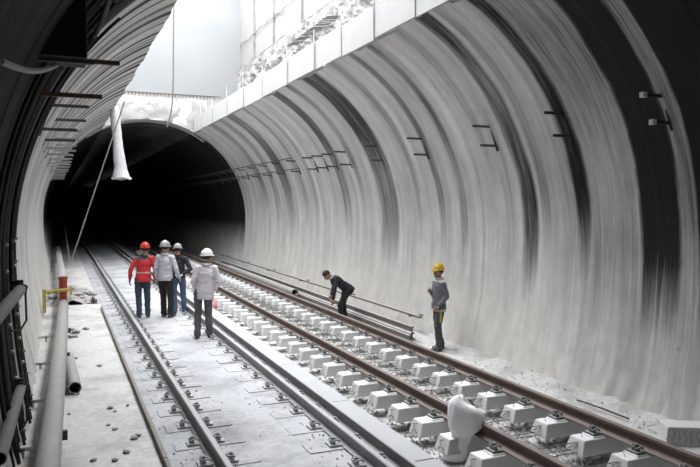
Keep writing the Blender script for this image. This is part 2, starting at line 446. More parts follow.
# the tunnel bends out of sight: dark closing rings
for nm, T in (('wall_far', 150.0), ('wall_back', -16.0)):
    n = 40; ring = []
    for j in range(n + 1):
        a = math.pi * j / n; ring.append((CX + 4.5 * math.cos(a), T, CZ + 4.5 * math.sin(a)))
    ring += [(CX - 4.5, T, -.6), (CX + 4.5, T, -.6)]
    struct(MB().add(ring, [tuple(range(len(ring)))]).build(nm, M['rubble']))

# ------------------------------------------------------------------ STRUCTURE : shaft above
def rough_plane(name, us, vs, fn, m, amp, sc, axis):
    def g(u, w):
        p = Vector(fn(u, w)); d = amp(u, w) * (nz(u * sc, w * sc, 3) + 0.6 * nz(u * sc * 2.7, w * sc * 2.7, 5) + 0.35 * nz(u * sc * 6, w * sc * 6, 8))
        return tuple(p + Vector(axis) * d)
    v, f = grid(us, vs, g)
    return struct(MB().add(v, f).build(name, m, smooth=(m is not M['rock'])))
ys = list(np.arange(SH_T0, SH_T1 + 0.01, 0.10))
rough_plane('wall_shaft_right_rock', ys, list(np.arange(5.3, 9.3, 0.09)), lambda u, w: (7.75 + 0.10 * (w - 5.3), u, w), M['rock'],
            lambda u, w: 0.42 * min(1, max(0.0, (9.3 + 0.5 * nz(u * .5) - w) / 1.2)), 1.1, (1, 0, 0))
rough_plane('wall_shaft_right', list(np.arange(SH_T0, SH_T1 + .1, .5)), list(np.arange(5.0, SH_TOP + .1, .5)), lambda u, w: (SH_X1, u, w), M['shotcrete'], lambda u, w: 0.06, 0.9, (1, 0, 0))
rough_plane('wall_shaft_left', list(np.arange(SH_T0, SH_T1 + .1, .5)), list(np.arange(5.0, SH_TOP + .1, .5)), lambda u, w: (SH_X0, u, w), M['shotcrete'], lambda u, w: 0.08, 0.9, (1, 0, 0))
rough_plane('wall_shaft_far', list(np.arange(SH_X0 - .3, SH_X1 + .5, .35)), list(np.arange(7.0, SH_TOP + .1, .35)), lambda u, w: (u, SH_T1, w), M['headwall'], lambda u, w: 0.04, 0.6, (0, 1, 0))
rough_plane('wall_shaft_near', list(np.arange(SH_X0 - .3, SH_X1 + .5, .5)), list(np.arange(6.6, SH_TOP + .1, .5)), lambda u, w: (u, SH_T0 + .02, w), M['shotcrete'], lambda u, w: 0.02, 0.6, (0, 1, 0))
# ledges and a ragged joint on the right shaft wall
_a = on_x(240, 45, SH_X1 - .1)
for k, (zz, th) in enumerate(((_a.z, .028), (_a.z - 1.1, .02))):
    pts_ = [(SH_X1 - .05 - th * .5 + .03 * nz(q * .7, k), SH_T0 + .2 + q * .35, zz + .12 * nz(q * .35, k * 4.0) + .05 * nz(q * 1.3, k)) for q in range(73)]
    struct(MB().tube(pts_, [th * (.6 + .8 * abs(nz(q * .9, 2.0 + k))) for q in range(73)], 6).build('trim_%d' % (40 + k), M['rock']))
for k, yy in enumerate((9.5, 13.0, 16.5, 20.0, 23.5, 27.0, 30.0)):
    struct(MB().box(SH_X1 - .10, SH_X1 + .05, yy, yy + .022, 8.4, SH_TOP - .2).build('trim_%d' % (42 + k), M['rock']))
# haunches behind the lining: top of the cut concrete, sloping to the shaft walls
def haunch(name, side, cutf, xw):
    v, f = [], []
    ts = [T for T in TS if R_SHAFT0 - .1 <= T <= R_SHAFT1 + .7]
    for T in ts:
        p = prof(side, cutf(T), T); o = side
        v += [p, (p[0] + o * .18, T, p[2] + .40 + .05 * nz(T * 2, 4)), (p[0] + o * .8, T, p[2] + .36), (xw, T, 6.0)]
    for i in range(len(ts) - 1):
        for j in range(3):
            a = i * 4 + j; f.append((a, a + 1, a + 5, a + 4))
    return struct(MB().add(v, f).build(name, M['parapet']))
haunch('trim_1', 1, cut_r, SH_X1 + .2)
haunch('trim_2', -1, cut_l, SH_X0 - .2)
# end beam over the far mouth, with its arch soffit
n = 40; bv, bf = [], []
for T in (31.75, 32.7):
    for j in range(n + 1):
        a = math.radians(180 * j / n); r = RAD + 0.01
        x, z = CX + r * math.cos(a), CZ + r * math.sin(a); zt = 7.55 + 0.05 * nz(x * 2)
        bv += [(x, T, z), (x, T, zt)]
m2 = 2 * (n + 1)
for j in range(n):
    a = 2 * j
    if math.degrees(math.pi * (j + .5) / n) < 55 or math.degrees(math.pi * (j + .5) / n) > 125: continue
    bf += [(a, a + 1, a + 3, a + 2), (m2 + a, m2 + a + 2, m2 + a + 3, m2 + a + 1), (a + 1, m2 + a + 1, m2 + a + 3, a + 3), (a, a + 2, m2 + a + 2, m2 + a)]
struct(MB().add(bv, bf).build('trim_3', M['parapet']))
rough_plane('trim_4', list(np.arange(0.0, 8.3, .12)), list(np.arange(6.2, 7.75, .12)),
            lambda u, w: (u, 31.72 + 0.1 * max(0, w - 6.9), w if (u - CX) ** 2 + (w - CZ) ** 2 > (RAD + .02) ** 2 else CZ + math.sqrt(max(0, (RAD + .02) ** 2 - (u - CX) ** 2))),
            M['shotcrete'], lambda u, w: 0.10, 1.6, (0, -1, 0))
# rebar starter bars along the beam
t = thing('starter_bar_row', 'row of short rebar stubs along the ledge above the dark tunnel mouth', 'rebar', (CX, 31.9, 7.5))
rb = MB().tube([(0, 0, 0), (0.0, 0.0, .32)], .016, 6).mesh('rebar', M['rebar'])
for k in range(34): inst('rebar', rb, t, (-2.3 + k * 0.16 + .03 * nz(k * 3.3), .02 * nz(k * 1.7), -.02))
MB().box(-2.5, 3.3, .02, .06, 0.28, 0.31).build('tie_strip', M['rebar'], t)
MB().box(-2.6, 3.2, .05, .25, 0.0, 0.27).build('ledge_board', M['pipe'], t)

# ------------------------------------------------------------------ STRUCTURE : floors
def floor_strip(name, x0, x1, t0, t1, z, m, amp=0.008, dx=0.16):
    us = list(np.linspace(x0, x1, max(2, int((x1 - x0) / dx) + 1)))
    vs = list(np.concatenate([np.arange(t0, min(t1, 6), 1.0), np.arange(max(6, t0), min(t1, 26), 0.16), np.arange(max(26, t0), t1, 2.0), [t1]])) if t0 < 6 else list(np.concatenate([np.arange(t0, min(t1, 26), .16), np.arange(max(t0, 26), t1, 2.0), [t1]]))
    v, f = grid(us, vs, lambda u, w: (u, w, z + amp * (nz(u * 1.3, w * 1.3) + .5 * nz(u * 4, w * 4))))
    return struct(MB().add(v, f).build(name, m, smooth=True))
FL = 19.6                                   # where the walkway stops
floor_strip('floor', 0.96, 3.52, -16, 150, -0.002, M['floor_l'])
floor_strip('floor_right', 3.4, 8.3, -16, 150, Z_SLAB, M['floor_r'], 0.02)
floor_strip('floor_walkway', -0.6, 1.0, -16, FL, 0.10, M['floor_w'], 0.012)
floor_strip('floor_far_left', -0.6, 1.0, FL - .05, 150, 0.0, M['floor_w'], 0.02)
struct(MB().box(-.6, .98, FL - .04, FL + .02, -.1, .10).build('trim_5', M['kerb']))
# edge of the poured slab between the two tracks: cast in lengths
k0 = 0
for i in range(24):
    y0, y1 = 4 + i * 2.4, 4 + (i + 1) * 2.4 - 0.012
    struct(MB().box(3.50, 3.76, y0, y1, Z_SLAB - .05, 0.035 + .006 * nz(i * 3.7)).build('trim_%d' % (6 + i), M['kerb'], bevel=.012))
struct(MB().box(3.50, 3.76, 61.6, 150, Z_SLAB - .05, 0.03).build('trim_30', M['kerb']))

# dust shelf along the right wall
v, f = grid(list(np.linspace(6.35, 8.05, 16)), list(np.arange(5, 36, .2)),
            lambda u, w: (u, w, Z_SLAB - .03 + 0.07 * max(0, min(1, (u - 6.35) / .3)) + 0.20 * max(0, (u - 7.45)) ** 1.2 + .03 * nz(u * 2, w * 1.1) + .012 * nz(u * 8, w * 8)))
struct(MB().add(v, f).build('floor_shoulder', ground_mat('shoulder_dust', (0.66, 0.655, 0.65, 1), (0.44, 0.43, 0.42, 1), 1.3, .42), smooth=True))

# ------------------------------------------------------------------ TRACKS
L1, L2, R1, R2 = 1.546, 3.05, 4.685, 6.145
RAILP = [(-.07, 0), (.07, 0), (.07, .012), (.02, .028), (.009, .042), (.009, .118), (.034, .132), (.035, .162), (.026, .17), (-.026, .17), (-.035, .162), (-.034, .132), (-.009, .118), (-.009, .042), (-.02, .028), (-.07, .012)]
def rail(x, y0, y1, z, m, label, name='rail', group=None, rot=None):
    o = MB().extrude_y([(a, b) for a, b in RAILP], 0, y1 - y0).build(name, m)
    o.location = (x, y0, z)
    return tag(o, label, 'rail', group)
rail(L1, -10, 110, 0.008, M['grey_rail'], 'dusty grey steel rail nearest the left wall', 'running_rail')
rail(L2, -10, 110, 0.008, M['grey_rail'], 'dusty grey steel rail beside the spare rail and slab edge', 'running_rail')
rail(R1, -10, 110, 0.008, M['rust_rail'], 'rusty brown rail on concrete blocks behind the white sack', 'running_rail')
rail(R2, -10, 110, 0.008, M['rust_rail'], 'rusty brown rail on concrete blocks nearest the right wall', 'running_rail')
rail(3.30, 3, 58, 0.014, M['grey_rail'], 'spare dusty rail lying loose along the pale slab edge', 'spare_rail')

# fastening: shoulder plate, spring clip and bolt on one side of the rail (local +x points away from the rail)
fm = MB()
fm.box(.0, .17, -.085, .085, 0, .022, (.0, .006))
fm.box(.085, .125, -.05, .05, .022, .055, (.008, .01))
for s in (-1, 1):
    fm.tube([(.02, s * .02, .04), (.055, s * .028, .062), (.10, s * .06, .075), (.135, s * .05, .06), (.14, s * .02, .045), (.10, s * .012, .062)], .011, 6)
fm.tube([(.105, 0, .03), (.105, 0, .105)], .014, 6); fm.tube([(.105, 0, .072), (.105, 0, .094)], .026, 6)
FAST = fm.mesh('fastening', M['fast']); FASTL = fm.mesh('fastening', M['fast_pale'])
# one concrete block of a twin-block sleeper (local origin at rail seat, top z = 0)
bm_ = MB(); BW, BL, BH = .16, .45, .185
bm_.box(-BL, BL, -BW, BW, -BH - .02, -.02, (.06, .035)); bm_.box(-.24, .24, -.11, .11, -.03, 0, (.015, .012))
BLOCK = bm_.mesh('block', M['block'])
# lattice tie between the blocks, and bar ends that stick out
tm = MB()
half = (R2 - R1) / 2
for yy, zz in ((-.055, -.17), (.055, -.17), (0, -.07)):
    tm.tube([(-half - .46, yy, zz + .015), (-half - .30, yy, zz), (half + .44, yy, zz)], .0065, 5)
xs = np.linspace(-half + .30, half - .30, 9)
for s in (-1, 1):
    pts = [(x, s * .055 if i % 2 == 0 else 0, -.17 if i % 2 == 0 else -.07) for i, x in enumerate(xs)]
    tm.tube(pts, .0045, 5)
for k in range(9):                         # loose binding wire
    x = -half + .34 + k * .1; pp = []
    for q in range(8):
        a = q * 0.9 + k; pp.append((x + .05 * math.cos(a) + .01 * q, .03 + .07 * math.sin(a), -.19 + .035 * q * (0.5 + .5 * math.sin(k * 2.1))))
    tm.tube(pp, .0045, 4)
pp = [(-half - .46 + .045 * math.cos(q * .8) * 1, -.07 + .03 * q * .4 + .03 * math.sin(q), -.2 + .05 * abs(math.sin(q * .7)) + .01 * q) for q in range(10)]
tm.tube(pp, .005, 4)
TIE = tm.mesh('lattice_tie', M['tie'])
PLATE = MB().box(-.43, .40, -.155, .155, -.05, .0, (.01, .01)).mesh('block_top', M['floor_l'])

SP = 0.672
y_first = on_z(489, 439, 0.03).y - .27           # fastening seen in the photograph
idx0 = -int((y_first - 4.95) / SP)
right_T = [y_first + SP * k for k in range(idx0, 55)]
for n_, y in enumerate(right_T):
    far = y > 40
    t = thing('twin_block_sleeper', 'twin-block concrete sleeper on the right track, %s from the camera' % ordinal(n_ + 1), 'sleeper', ((R1 + R2) / 2, y + .02 * nz(n_ * 1.3), 0), .012 * nz(n_ * 2.1, 5), 'twin-block sleepers of the right track')
    for s in (-1, 1):
        dz = .0
        b = inst('block', BLOCK, t, (s * half, 0, dz), .03 * nz(n_ * 1.7, s * 3) if False else 0, bevel=.014 if y < 26 else 0)
        if not far:
            inst('fastening', FAST, b, (.045, 0, 0), 0); inst('fastening', FAST, b, (-.045, 0, 0), math.pi)
    if y < 30: inst('lattice_tie', TIE, t, (0, 0, 0))
halfl = (L2 - L1) / 2
left_T = [6.6 + SP * k for k in range(50)]
for n_, y in enumerate(left_T):
    t = thing('embedded_sleeper', 'sleeper sunk in the pale slab of the left track, %s from the camera' % ordinal(n_ + 1), 'sleeper', ((L1 + L2) / 2, y, 0.008), .01 * nz(n_ * 2.3, 9), 'sunken sleepers of the left track')
    for s in (-1, 1):
        b = inst('block_top', PLATE, t, (s * halfl - (.06 if s > 0 else -.06), .02 * nz(n_ * 3, s), .004 * nz(n_ * 1.1, s * 5)))
        if y < 36:
            ox = .06 if s > 0 else -.06
            inst('fastening', FASTL, b, (ox + .045, 0, 0)); inst('fastening', FASTL, b, (ox - .045, 0, 0), math.pi)

# formwork board between walkway and left track
bt = thing('formwork_board', 'long brown timber formwork board edging the left walkway', 'board', (.985, 0, 0))
yb = [3.0, 7.2, 11.1, 15.0, 18.6]
for i in range(4):
    MB().box(-.022, .022, yb[i], yb[i + 1] - .01, -.01, .175 + .01 * nz(i * 2.2)).build('plank', M['wood'], bt, bevel=.004)
o = MB().box(-.025, .025, 0, .9, -.01, .20).build('board_offcut', M['wood'], bevel=.004); o.location = (.93, 19.75, 0); o.rotation_euler = (0, -.12, .06)
tag(o, 'short timber offcut standing at the end of the left walkway', 'board')

# ------------------------------------------------------------------ stones, grit, rubble
def stone_mesh(seed, m, name='stone'):
    bm = bmesh.new(); bmesh.ops.create_icosphere(bm, subdivisions=1, radius=1)
    for v in bm.verts: v.co *= 0.75 + 0.5 * nz(v.co.x * 1.4 + seed * 7.7, v.co.y * 1.4, v.co.z * 1.4) + .1
    me = bpy.data.meshes.new(name); bm.to_mesh(me); bm.free(); me.materials.append(m); return me
ST = [stone_mesh(i, M['rubble']) for i in range(6)]
# rubble heap where the walkway ends: biggest lumps are single stones
rh = thing('rubble_heap', 'heap of grey broken stone beyond the end of the left walkway', 'rubble', (.35, 21.5, 0))
v, f = grid(list(np.linspace(-.75, .55, 22)), list(np.linspace(-1.6, 3.2, 50)), lambda u, w: (u, w, -.03 + max(0, .36 - .35 * abs(u + .1) - .10 * abs(w)) * (1 + .8 * nz(u * 3, w * 3)) + .04 * nz(u * 9, w * 9)))
MB().add(v, f).build('grit_mound', M['rubble'], rh)
for k in range(70):
    a = random.gauss(0, .33); w = random.gauss(.2, 1.1); s = random.uniform(.05, .15)
    a = max(-.7, min(.6, a)); zz = max(0, .30 - .3 * abs(a + .1) - .10 * abs(w))
    inst('stone', ST[k % 6], rh, (a, w, zz + s * .2), random.uniform(0, 6), scale=(s * 1.3, s, s * .7))
# small clods on the walkway, each one a stone
pebs = [(71, 330), (73, 337), (86, 329), (76, 333), (69, 414), (110, 408), (115, 411), (93, 460), (115, 460), (126, 452), (108, 425), (115, 429), (76, 358), (138, 435), (134, 438), (100, 366), (128, 405), (77, 394)]
for k, (px, py) in enumerate(sorted(pebs, key=lambda q: -q[1])):
    p = on_z(px, py, .11); s = random.uniform(.025, .05) if py > 340 else random.uniform(.07, .11)
    o = inst('clod', ST[k % 6], None, (p.x, p.y, .105 + s * .25), random.uniform(0, 6), scale=(s * 1.3, s, s * .6))
    tag(o, 'small grey clod on the dusty left walkway, %s from the camera' % ordinal(k + 1), 'stone', 'clods on the left walkway')
# uncountable grit between the right-hand blocks
def grit(name, n, gen, label, m, smin, smax):
    base = [(1, 0, 0), (-1, 0, 0), (0, 1, 0), (0, -1, 0), (0, 0, 1), (0, 0, -.6)]
    fc = [(0, 2, 4), (2, 1, 4), (1, 3, 4), (3, 0, 4), (2, 0, 5), (1, 2, 5), (3, 1, 5), (0, 3, 5)]
    mb = MB()
    for _ in range(n):
        x, y, z = gen(); s = random.uniform(smin, smax) * random.uniform(.5, 1); c, q = math.cos(random.random() * 6), random.uniform(.5, 1)
        sn = math.sqrt(max(0, 1 - c * c))
        mb.add([(x + s * (a * c - b * sn) * random.uniform(.7, 1.3), y + s * (a * sn + b * c) * random.uniform(.7, 1.3), z + s * q * d) for a, b, d in base], fc)
    me = bpy.data.meshes.new(name); me.from_pydata(mb.v, [], mb.f); me.materials.append(m)
    o = link(bpy.data.objects.new(name, me)); o['kind'] = 'stuff'
    return tag(o, label, 'gravel')
def near_y(): return 6.3 + 26 * random.random() ** 1.7
grit('grit', 9000, lambda: (random.uniform(3.85, 6.6), near_y(), Z_SLAB + .01), 'loose grit and chips strewn between the concrete sleeper blocks', M['rubble'], .012, .045)
grit('dust_crumbs', 2600, lambda: (random.choice((L1, L2)) + random.gauss(0, .22), near_y(), .006), 'crumbs of debris strewn along the left rails', M['rubble'], .006, .022)
grit('wall_foot_debris', 900, lambda: (random.uniform(7.2, 7.9), near_y(), Z_SLAB + .06 + .06 * random.random()), 'crumbled debris along the foot of the right wall', M['floor_w'], .01, .035)

# ------------------------------------------------------------------ stored rails and pipes by the right wall
pA = on_x(410, 332, 7.2)
for k, (x, y0, y1, z, lab) in enumerate((
        (7.18, pA.y - .05, 35, Z_SLAB + .045, 'stored rail on the floor by the right wall, nearest the track'),
        (7.40, pA.y + .25, 34, Z_SLAB + .045, 'stored rail by the right wall, second from the track'),
        (7.29, pA.y + .05, 33, Z_SLAB + .218, 'stored rail stacked on top of the two floor rails by the right wall'))):
    rail(x, y0, y1, z, M['dark_rail'], lab, 'stored_rail', 'rails stored by the right wall')
pt = on_x(421, 317, 7.66)
lb = thing('long_bar', 'long flat bar held along the right wall above the stored rails', 'bar', (7.64, pt.y, Z_SLAB))
_h = pt.z - .03 - Z_SLAB
MB().box(-.035, .035, 0, 21, _h, _h + .05).build('bar', M['dark_rail'], lb, bevel=.004)
for k in range(6): MB().box(-.02, .36, .5 + 4 * k, .54 + 4 * k, _h - .04, _h).build('wall_arm', M['dark_rail'], lb)
for k in range(5):
    o = MB().box(-.55, .62, -.05, .05, 0, .055).build('support_timber', M['wood'], bevel=.004); o.location = (7.2, pA.y + .6 + 4.4 * k, Z_SLAB - .01)
    tag(o, 'short timber bearer under the stored rails, %s from the camera' % ordinal(k + 1), 'timber', 'bearers under stored rails')
pp_ = on_x(295, 291, 6.98)
tp = thing('steel_tube', 'grey open-ended tube lying along the stored rails', 'pipe', (6.98, pp_.y, Z_SLAB + .275))
MB().pipe((0, 0, 0), (0.05, 9.5, 0), .105, .09).build('tube_body', M['pipe'], tp, smooth=False)
MB().pipe((0, -.01, 0), (0, .12, 0), .118, .10).build('collar', M['pipe'], tp)
MB().tube([(0, .25, 0), (0, .27, 0)], .089, 16).build('bore_shade', M['black'], tp)  # black disc stands in for the shade inside the tube
for yy in (.6, 4.6, 8.8): MB().box(-.12, .10, yy, yy + .1, -.26, -.10).build('chock', M['wood'], tp)
# steel bar and spare block at the foot of the near right wall
a = on_z(577, 400, Z_SLAB + .09); b = on_z(629, 419, Z_SLAB + .09)
o = MB().tube([(0, 0, 0), ((b - a).x * .5, (b - a).y * .5, .012), ((b - a).x, (b - a).y, 0)], .014, 6).build('loose_bar', M['rebar']); o.location = a
tag(o, 'thin dark bar lying at the foot of the near right wall', 'bar')
a = on_z(701, 449, Z_SLAB + .05)
sb = thing('spare_block', 'spare concrete block with rough rebar side at the right wall foot', 'block', (a.x + .12, a.y + .25, Z_SLAB + .04), -.5)
MB().box(-.37, .37, -.17, .17, 0, .24, (.02, .02)).build('block_body', M['block'], sb, bevel=.012)
mb = MB()
for k in range(10):
    pp = [(-.36 + k * .075 + .035 * nz(q * .8, k * 3.1), -.18 - .02 * math.cos(q * 1.1 + k), .03 + q * .026 + .02 * nz(q, k)) for q in range(8)]
    mb.tube(pp, .004, 4)
mb.build('rebar_loops', M['tie'], sb)

# ------------------------------------------------------------------ left wall services
pm = thing('service_pipe', 'large grey pipe running low along the left wall', 'pipe', (0, 0, 0))
pts = [(-.21, 4.0, .34), (-.15, 6.5, .34), (-.06, 10.5, .35), (.02, 14.5, .36), (.07, 17.9, .37)]
MB().tube(pts, .118, 20).build('pipe_body', M['pipe'], pm, smooth=True)
MB().tube([(.07, 18.0, .22), (.075, 18.0, 1.02)], .095, 18).build('red_riser', M['red'], pm, smooth=False)
MB().pipe((.075, 18.0, .97), (.075, 18.0, 1.03), .11, .09).build('riser_flange', M['red'], pm)
MB().tube([(.07, 18.1, .40), (.06, 26, .50), (-.05, 36, .62)], .115, 16).build('pipe_body', M['sleeve'], pm, smooth=True)
for y in (8.0, 9.9, 12.2, 14.6):
    c = -.20 + (y - 4) * .02
    MB().box(c - .42, c - .02, y - .02, y + .02, .17, .215).box(c - .30, c - .26, y - .02, y + .02, .08, .2).build('pipe_bracket', M['cap'], pm)
    MB().box(c + .11, c + .17, y - .03, y + .03, .24, .34).build('pipe_lug', M['rebar'], pm)
yk = thing('yellow_valve', 'yellow clamp bracket beside the red coupling on the left pipe', 'bracket', (.03, 17.8, .5))
MB().tube([(-.42, 0, .18), (-.15, 0, .22), (.20, 0, .24)], .035, 8).build('arm', M['yellow'], yk)
MB().box(-.42, -.34, -.03, .03, -.3, .26).build('post', M['yellow'], yk)
MB().box(.18, .24, -.03, .03, .1, .30).build('end_lug', M['yellow'], yk)
sp = on_z(68, 357, .2); sq = on_z(75, 388, .2)
st_ = thing('stub_pipe', 'short grey pipe stub with black open end on the left walkway', 'pipe', (sq.x, sq.y, .105 + .095))
dv = (sp - sq); dv.z = 0
MB().pipe((0, 0, 0), dv, .09, .075).build('pipe_body', M['pipe'], st_)
MB().tube([dv * .08, dv * .1], .078, 16).build('bore_shade', M['black'], st_)  # black disc painted as the unlit inside of the stub
# two grey cable ducts on the near left wall with rope ties
def wall_x(z, inset): return CX - half_width(z) + inset
for (e_, n_, lab) in ((on_x(21, 289, -.42), on_x(-8, 322, -.50), 'grey duct pipe strapped at shoulder height on the near left wall'), (on_x(21, 387, -.42), on_x(5, 440, -.45), 'grey duct pipe strapped low on the near left wall')):
    d_ = thing('duct_pipe', lab, 'pipe', e_)
    dd = n_ - e_
    MB().pipe((0, 0, 0), dd * 1.25, .062 if e_.z > 1.3 else .055, .05 if e_.z > 1.3 else .044).build('pipe_body', M['dull_pipe'], d_)
    q = dd.normalized() * .15
    MB().tube([q + Vector(w_) for w_ in ((-.07, 0, -.1), (-.08, 0, .05), (0, 0, .085), (.075, .03, .04), (.055, .05, -.05), (.06, .04, -.36), (0, -.05, -.45), (-.08, -.2, -.43))], .012, 6).build('tie_rope', M['darksteel'], d_)
    MB().box(-.09, .03, q.y + .05, q.y + .10, q.z + .05, q.z + .11).build('hook', M['darksteel'], d_)
# perforated channels and cables following the wall curve
def ring_pts(T, inset, p0, p1, n, side=-1):
    out = []
    for i in range(n):
        q = prof(side, p0 + (p1 - p0) * i / (n - 1), T); c = Vector((CX, T, CZ if q[2] > CZ else q[2])); d = (c - Vector(q)).normalized()
        out.append(Vector(q) + d * inset)
    return out
for k, (T, lab) in enumerate(((9.75, 'black perforated channel climbing the left wall, farthest of the three'), (9.05, 'black perforated channel climbing the left wall, middle of the three'), (8.25, 'black perforated channel climbing the left wall, nearest of the three'))):
    c = thing('wall_channel', lab, 'channel', (0, 0, 0), 0, 'perforated wall channels')
    P = ring_pts(T, .06, -26, 30, 30); Q = ring_pts(T + .16, .06, -26, 30, 30)
    for A in (P, Q): MB().tube(A, .018, 6).build('side_rail', M['darksteel'], c)
    for i in range(1, 29): 
        MB().tube([P[i], Q[i]], .014, 5).build('rung', M['darksteel'], c)
        if i % 2 and i < 16: MB().tube([P[i] + (Q[i] - P[i]) * .42 + Vector((.02, 0, 0)), P[i] + (Q[i] - P[i]) * .60 + Vector((.03, 0, 0))], .02, 6).build('stud', M['cap'], c)
for k in range(9):
    T = 6.9 + k * .33; 
    pts = ring_pts(T + .0, .035 + .012 * (k % 3), -24, 46 - 2 * (k % 4), 26)
    pts = [p + Vector((0, .05 * nz(i * .3, k * 2.0), 0)) for i, p in enumerate(pts)]
    o = MB().tube(pts, .022 + .006 * (k % 2), 7).build('wall_cable', M['darksteel'], smooth=True)
    tag(o, 'black cable hung down the dark near left wall, %s from the camera' % ordinal(k + 1), 'cable', 'cables on the near left wall')
# black box high on the left
bl, br, bb = on_y(37, 30, 6.6), on_y(87, 30, 6.6), on_y(60, 56, 6.6)
bx = thing('hanging_box', 'black box hanging high on the near left wall', 'box', ((bl.x + br.x) / 2, 6.6, bb.z))
w2 = (br.x - bl.x) / 2
MB().box(-w2, w2, 0, .5, 0, .85).build('housing', M['black'], bx, bevel=.012)
MB().box(-w2 + .03, w2 - .03, -.012, 0, .04, .80).build('front_panel', M['black'], bx)
MB().box(-w2 - .1, w2 + .06, .1, .16, -.03, 0).build('support_bar', M['bracket'], bx)
# hoses
hp = [on_lining(0, 61, .05), on_lining(18, 68, .10), on_lining(34, 71, .14), on_lining(50, 68, .14), on_lining(66, 60, .10)]
def smooth_pts(P, n=6):
    out = []
    for i in range(len(P) - 1):
        p0, p1, p2, p3 = P[max(i - 1, 0)], P[i], P[i + 1], P[min(i + 2, len(P) - 1)]
        for k in range(n):
            t = k / n
            out.append(0.5 * ((2 * p1) + (p2 - p0) * t + (2 * p0 - 5 * p1 + 4 * p2 - p3) * t * t + (3 * p1 - p0 - 3 * p2 + p3) * t ** 3))
    return out + [P[-1]]
tag(MB().tube(smooth_pts(hp), .022, 8).build('pale_hose', M['rope'], smooth=True), 'pale hose sagging below the black box at upper left', 'hose')
hk = [on_lining(109, -8, .08), on_lining(108, 2, .10), on_lining(103, 18, .10), on_lining(96, 33, .08), on_lining(90, 38, .08)]
tag(MB().tube(smooth_pts(hk), [.03] * 24 + [.045], 8).build('black_hose', M['black'], smooth=True), 'black hose end hanging to the right of the black box', 'hose')

# cable brackets : a pair of arms on a short upright
def arm_bracket(side, T, label, m, ln, capped, z0=3.94, z1=4.30):
    x0 = CX + side * half_width(z0); x1 = CX + side * half_width(z1)
    t = thing('cable_bracket', label, 'bracket', (x0, T, z0), 0, 'cable brackets on the %s wall' % ('right' if side > 0 else 'left'))
    dx = x1 - x0
    MB().tube([(0.03 * side, 0, -.10), (dx + .01 * side, 0, z1 - z0 + .10)], .025, 6).build('upright', m, t)
    for (xx, zz) in ((0.05 * side, 0), (dx + .05 * side, z1 - z0)):
        a_ = MB().box(min(xx, xx - side * (ln + .05)), max(xx, xx - side * (ln + .05)), -.02, .02, zz - .022, zz + .022).build('arm', m, t)
        if capped: MB().box(xx - side * (ln + .02) - .035, xx - side * (ln + .02) + .035, -.035, .035, zz - .035, zz + .035).build('end_cap', M['cap'], a_)
for k, (px, cap) in enumerate(((672, True), (571, False), (495, False), (425, False), (380, False), (347, False), (322, False))):
    T = on_lining(px, 128 + (672 - px) * .08).y
    arm_bracket(1, T, 'two-armed cable bracket on the right wall, %s from the camera' % ordinal(k + 1), M['darksteel'] if k < 2 else M['bracket'], .36, cap)
for k in range(14):
    T = 19.2 + 1.75 * k
    arm_bracket(1, T, 'two-armed cable bracket on the right wall, %s from the camera' % ordinal(k + 8), M['bracket'], .34, False)
for z in (3.98, 4.34):
    o = MB().box(-.02, .02, 0, 30, 0, .03).build('cable_tray_bar', M['bracket']); o.location = (CX + half_width(z) - .34, 22, z)
    tag(o, 'thin cable bar on the far right wall, %s of the pair' % ('lower' if z < 4 else 'upper'), 'bar', 'cable bars in the far tunnel')
T0 = on_y(60, 93, 7.6).y
arm_bracket(-1, 7.6, 'rust-primed two-armed cable bracket nearest on the left wall', M['bracket_rust'], .66, False)
for k in range(13):
    T = 11.2 + 1.9 * k
    arm_bracket(-1, T, 'pale dusty cable bracket on the left wall, %s from the camera' % ordinal(k + 2), M['bracket_pale'] if k > 1 else M['bracket'], .5 + .05 * nz(k * 3.3), False)

# ------------------------------------------------------------------ things hanging through the opening
top = on_z(114, 108, 5.9)
TY = 24.6
top = on_y(114, 106, TY); bot = on_y(121.5, 179, TY)
sv = thing('hanging_sleeve', 'white fabric duct sleeve hanging from the roof edge before the tunnel mouth', 'sleeve', bot)
H = (top - bot).length; mb = MB(); rings = []; nn = 24
dvec = top - bot
for i in range(26):
    q = i / 25; r = .20 + .015 * math.sin(q * 9) - .06 * q
    if q < .14: r = .30 - (q / .14) * .09
    c = dvec * q
    rings.append([(c.x + (r + .02 * nz(k * .9, i * .35)) * math.cos(2 * math.pi * k / nn), c.y + (r + .02 * nz(k * .9, i * .35, 4)) * math.sin(2 * math.pi * k / nn), c.z) for k in range(nn)])
v = [p for r_ in rings for p in r_]; f = [(i * nn + k, i * nn + (k + 1) % nn, (i + 1) * nn + (k + 1) % nn, (i + 1) * nn + k) for i in range(25) for k in range(nn)]
f += [tuple(range(25 * nn, 26 * nn))]
mb.add(v, f).build('fabric_tube', M['sleeve'], sv, smooth=True)
mb = MB()
ring = [(.305 * math.cos(a), .305 * math.sin(a), .02 + .03 * math.sin(3 * a)) for a in np.linspace(0, 2 * math.pi, 25)]
mb.tube(ring, .03, 6, caps=False).build('frayed_hem', M['rope'], sv)
MB().tube([dvec * .99, dvec * 1.0 + Vector((-.1, 0, .35)), dvec + Vector((-.3, 0, .7))], .03, 6).build('hanging_strap', M['rope'], sv)
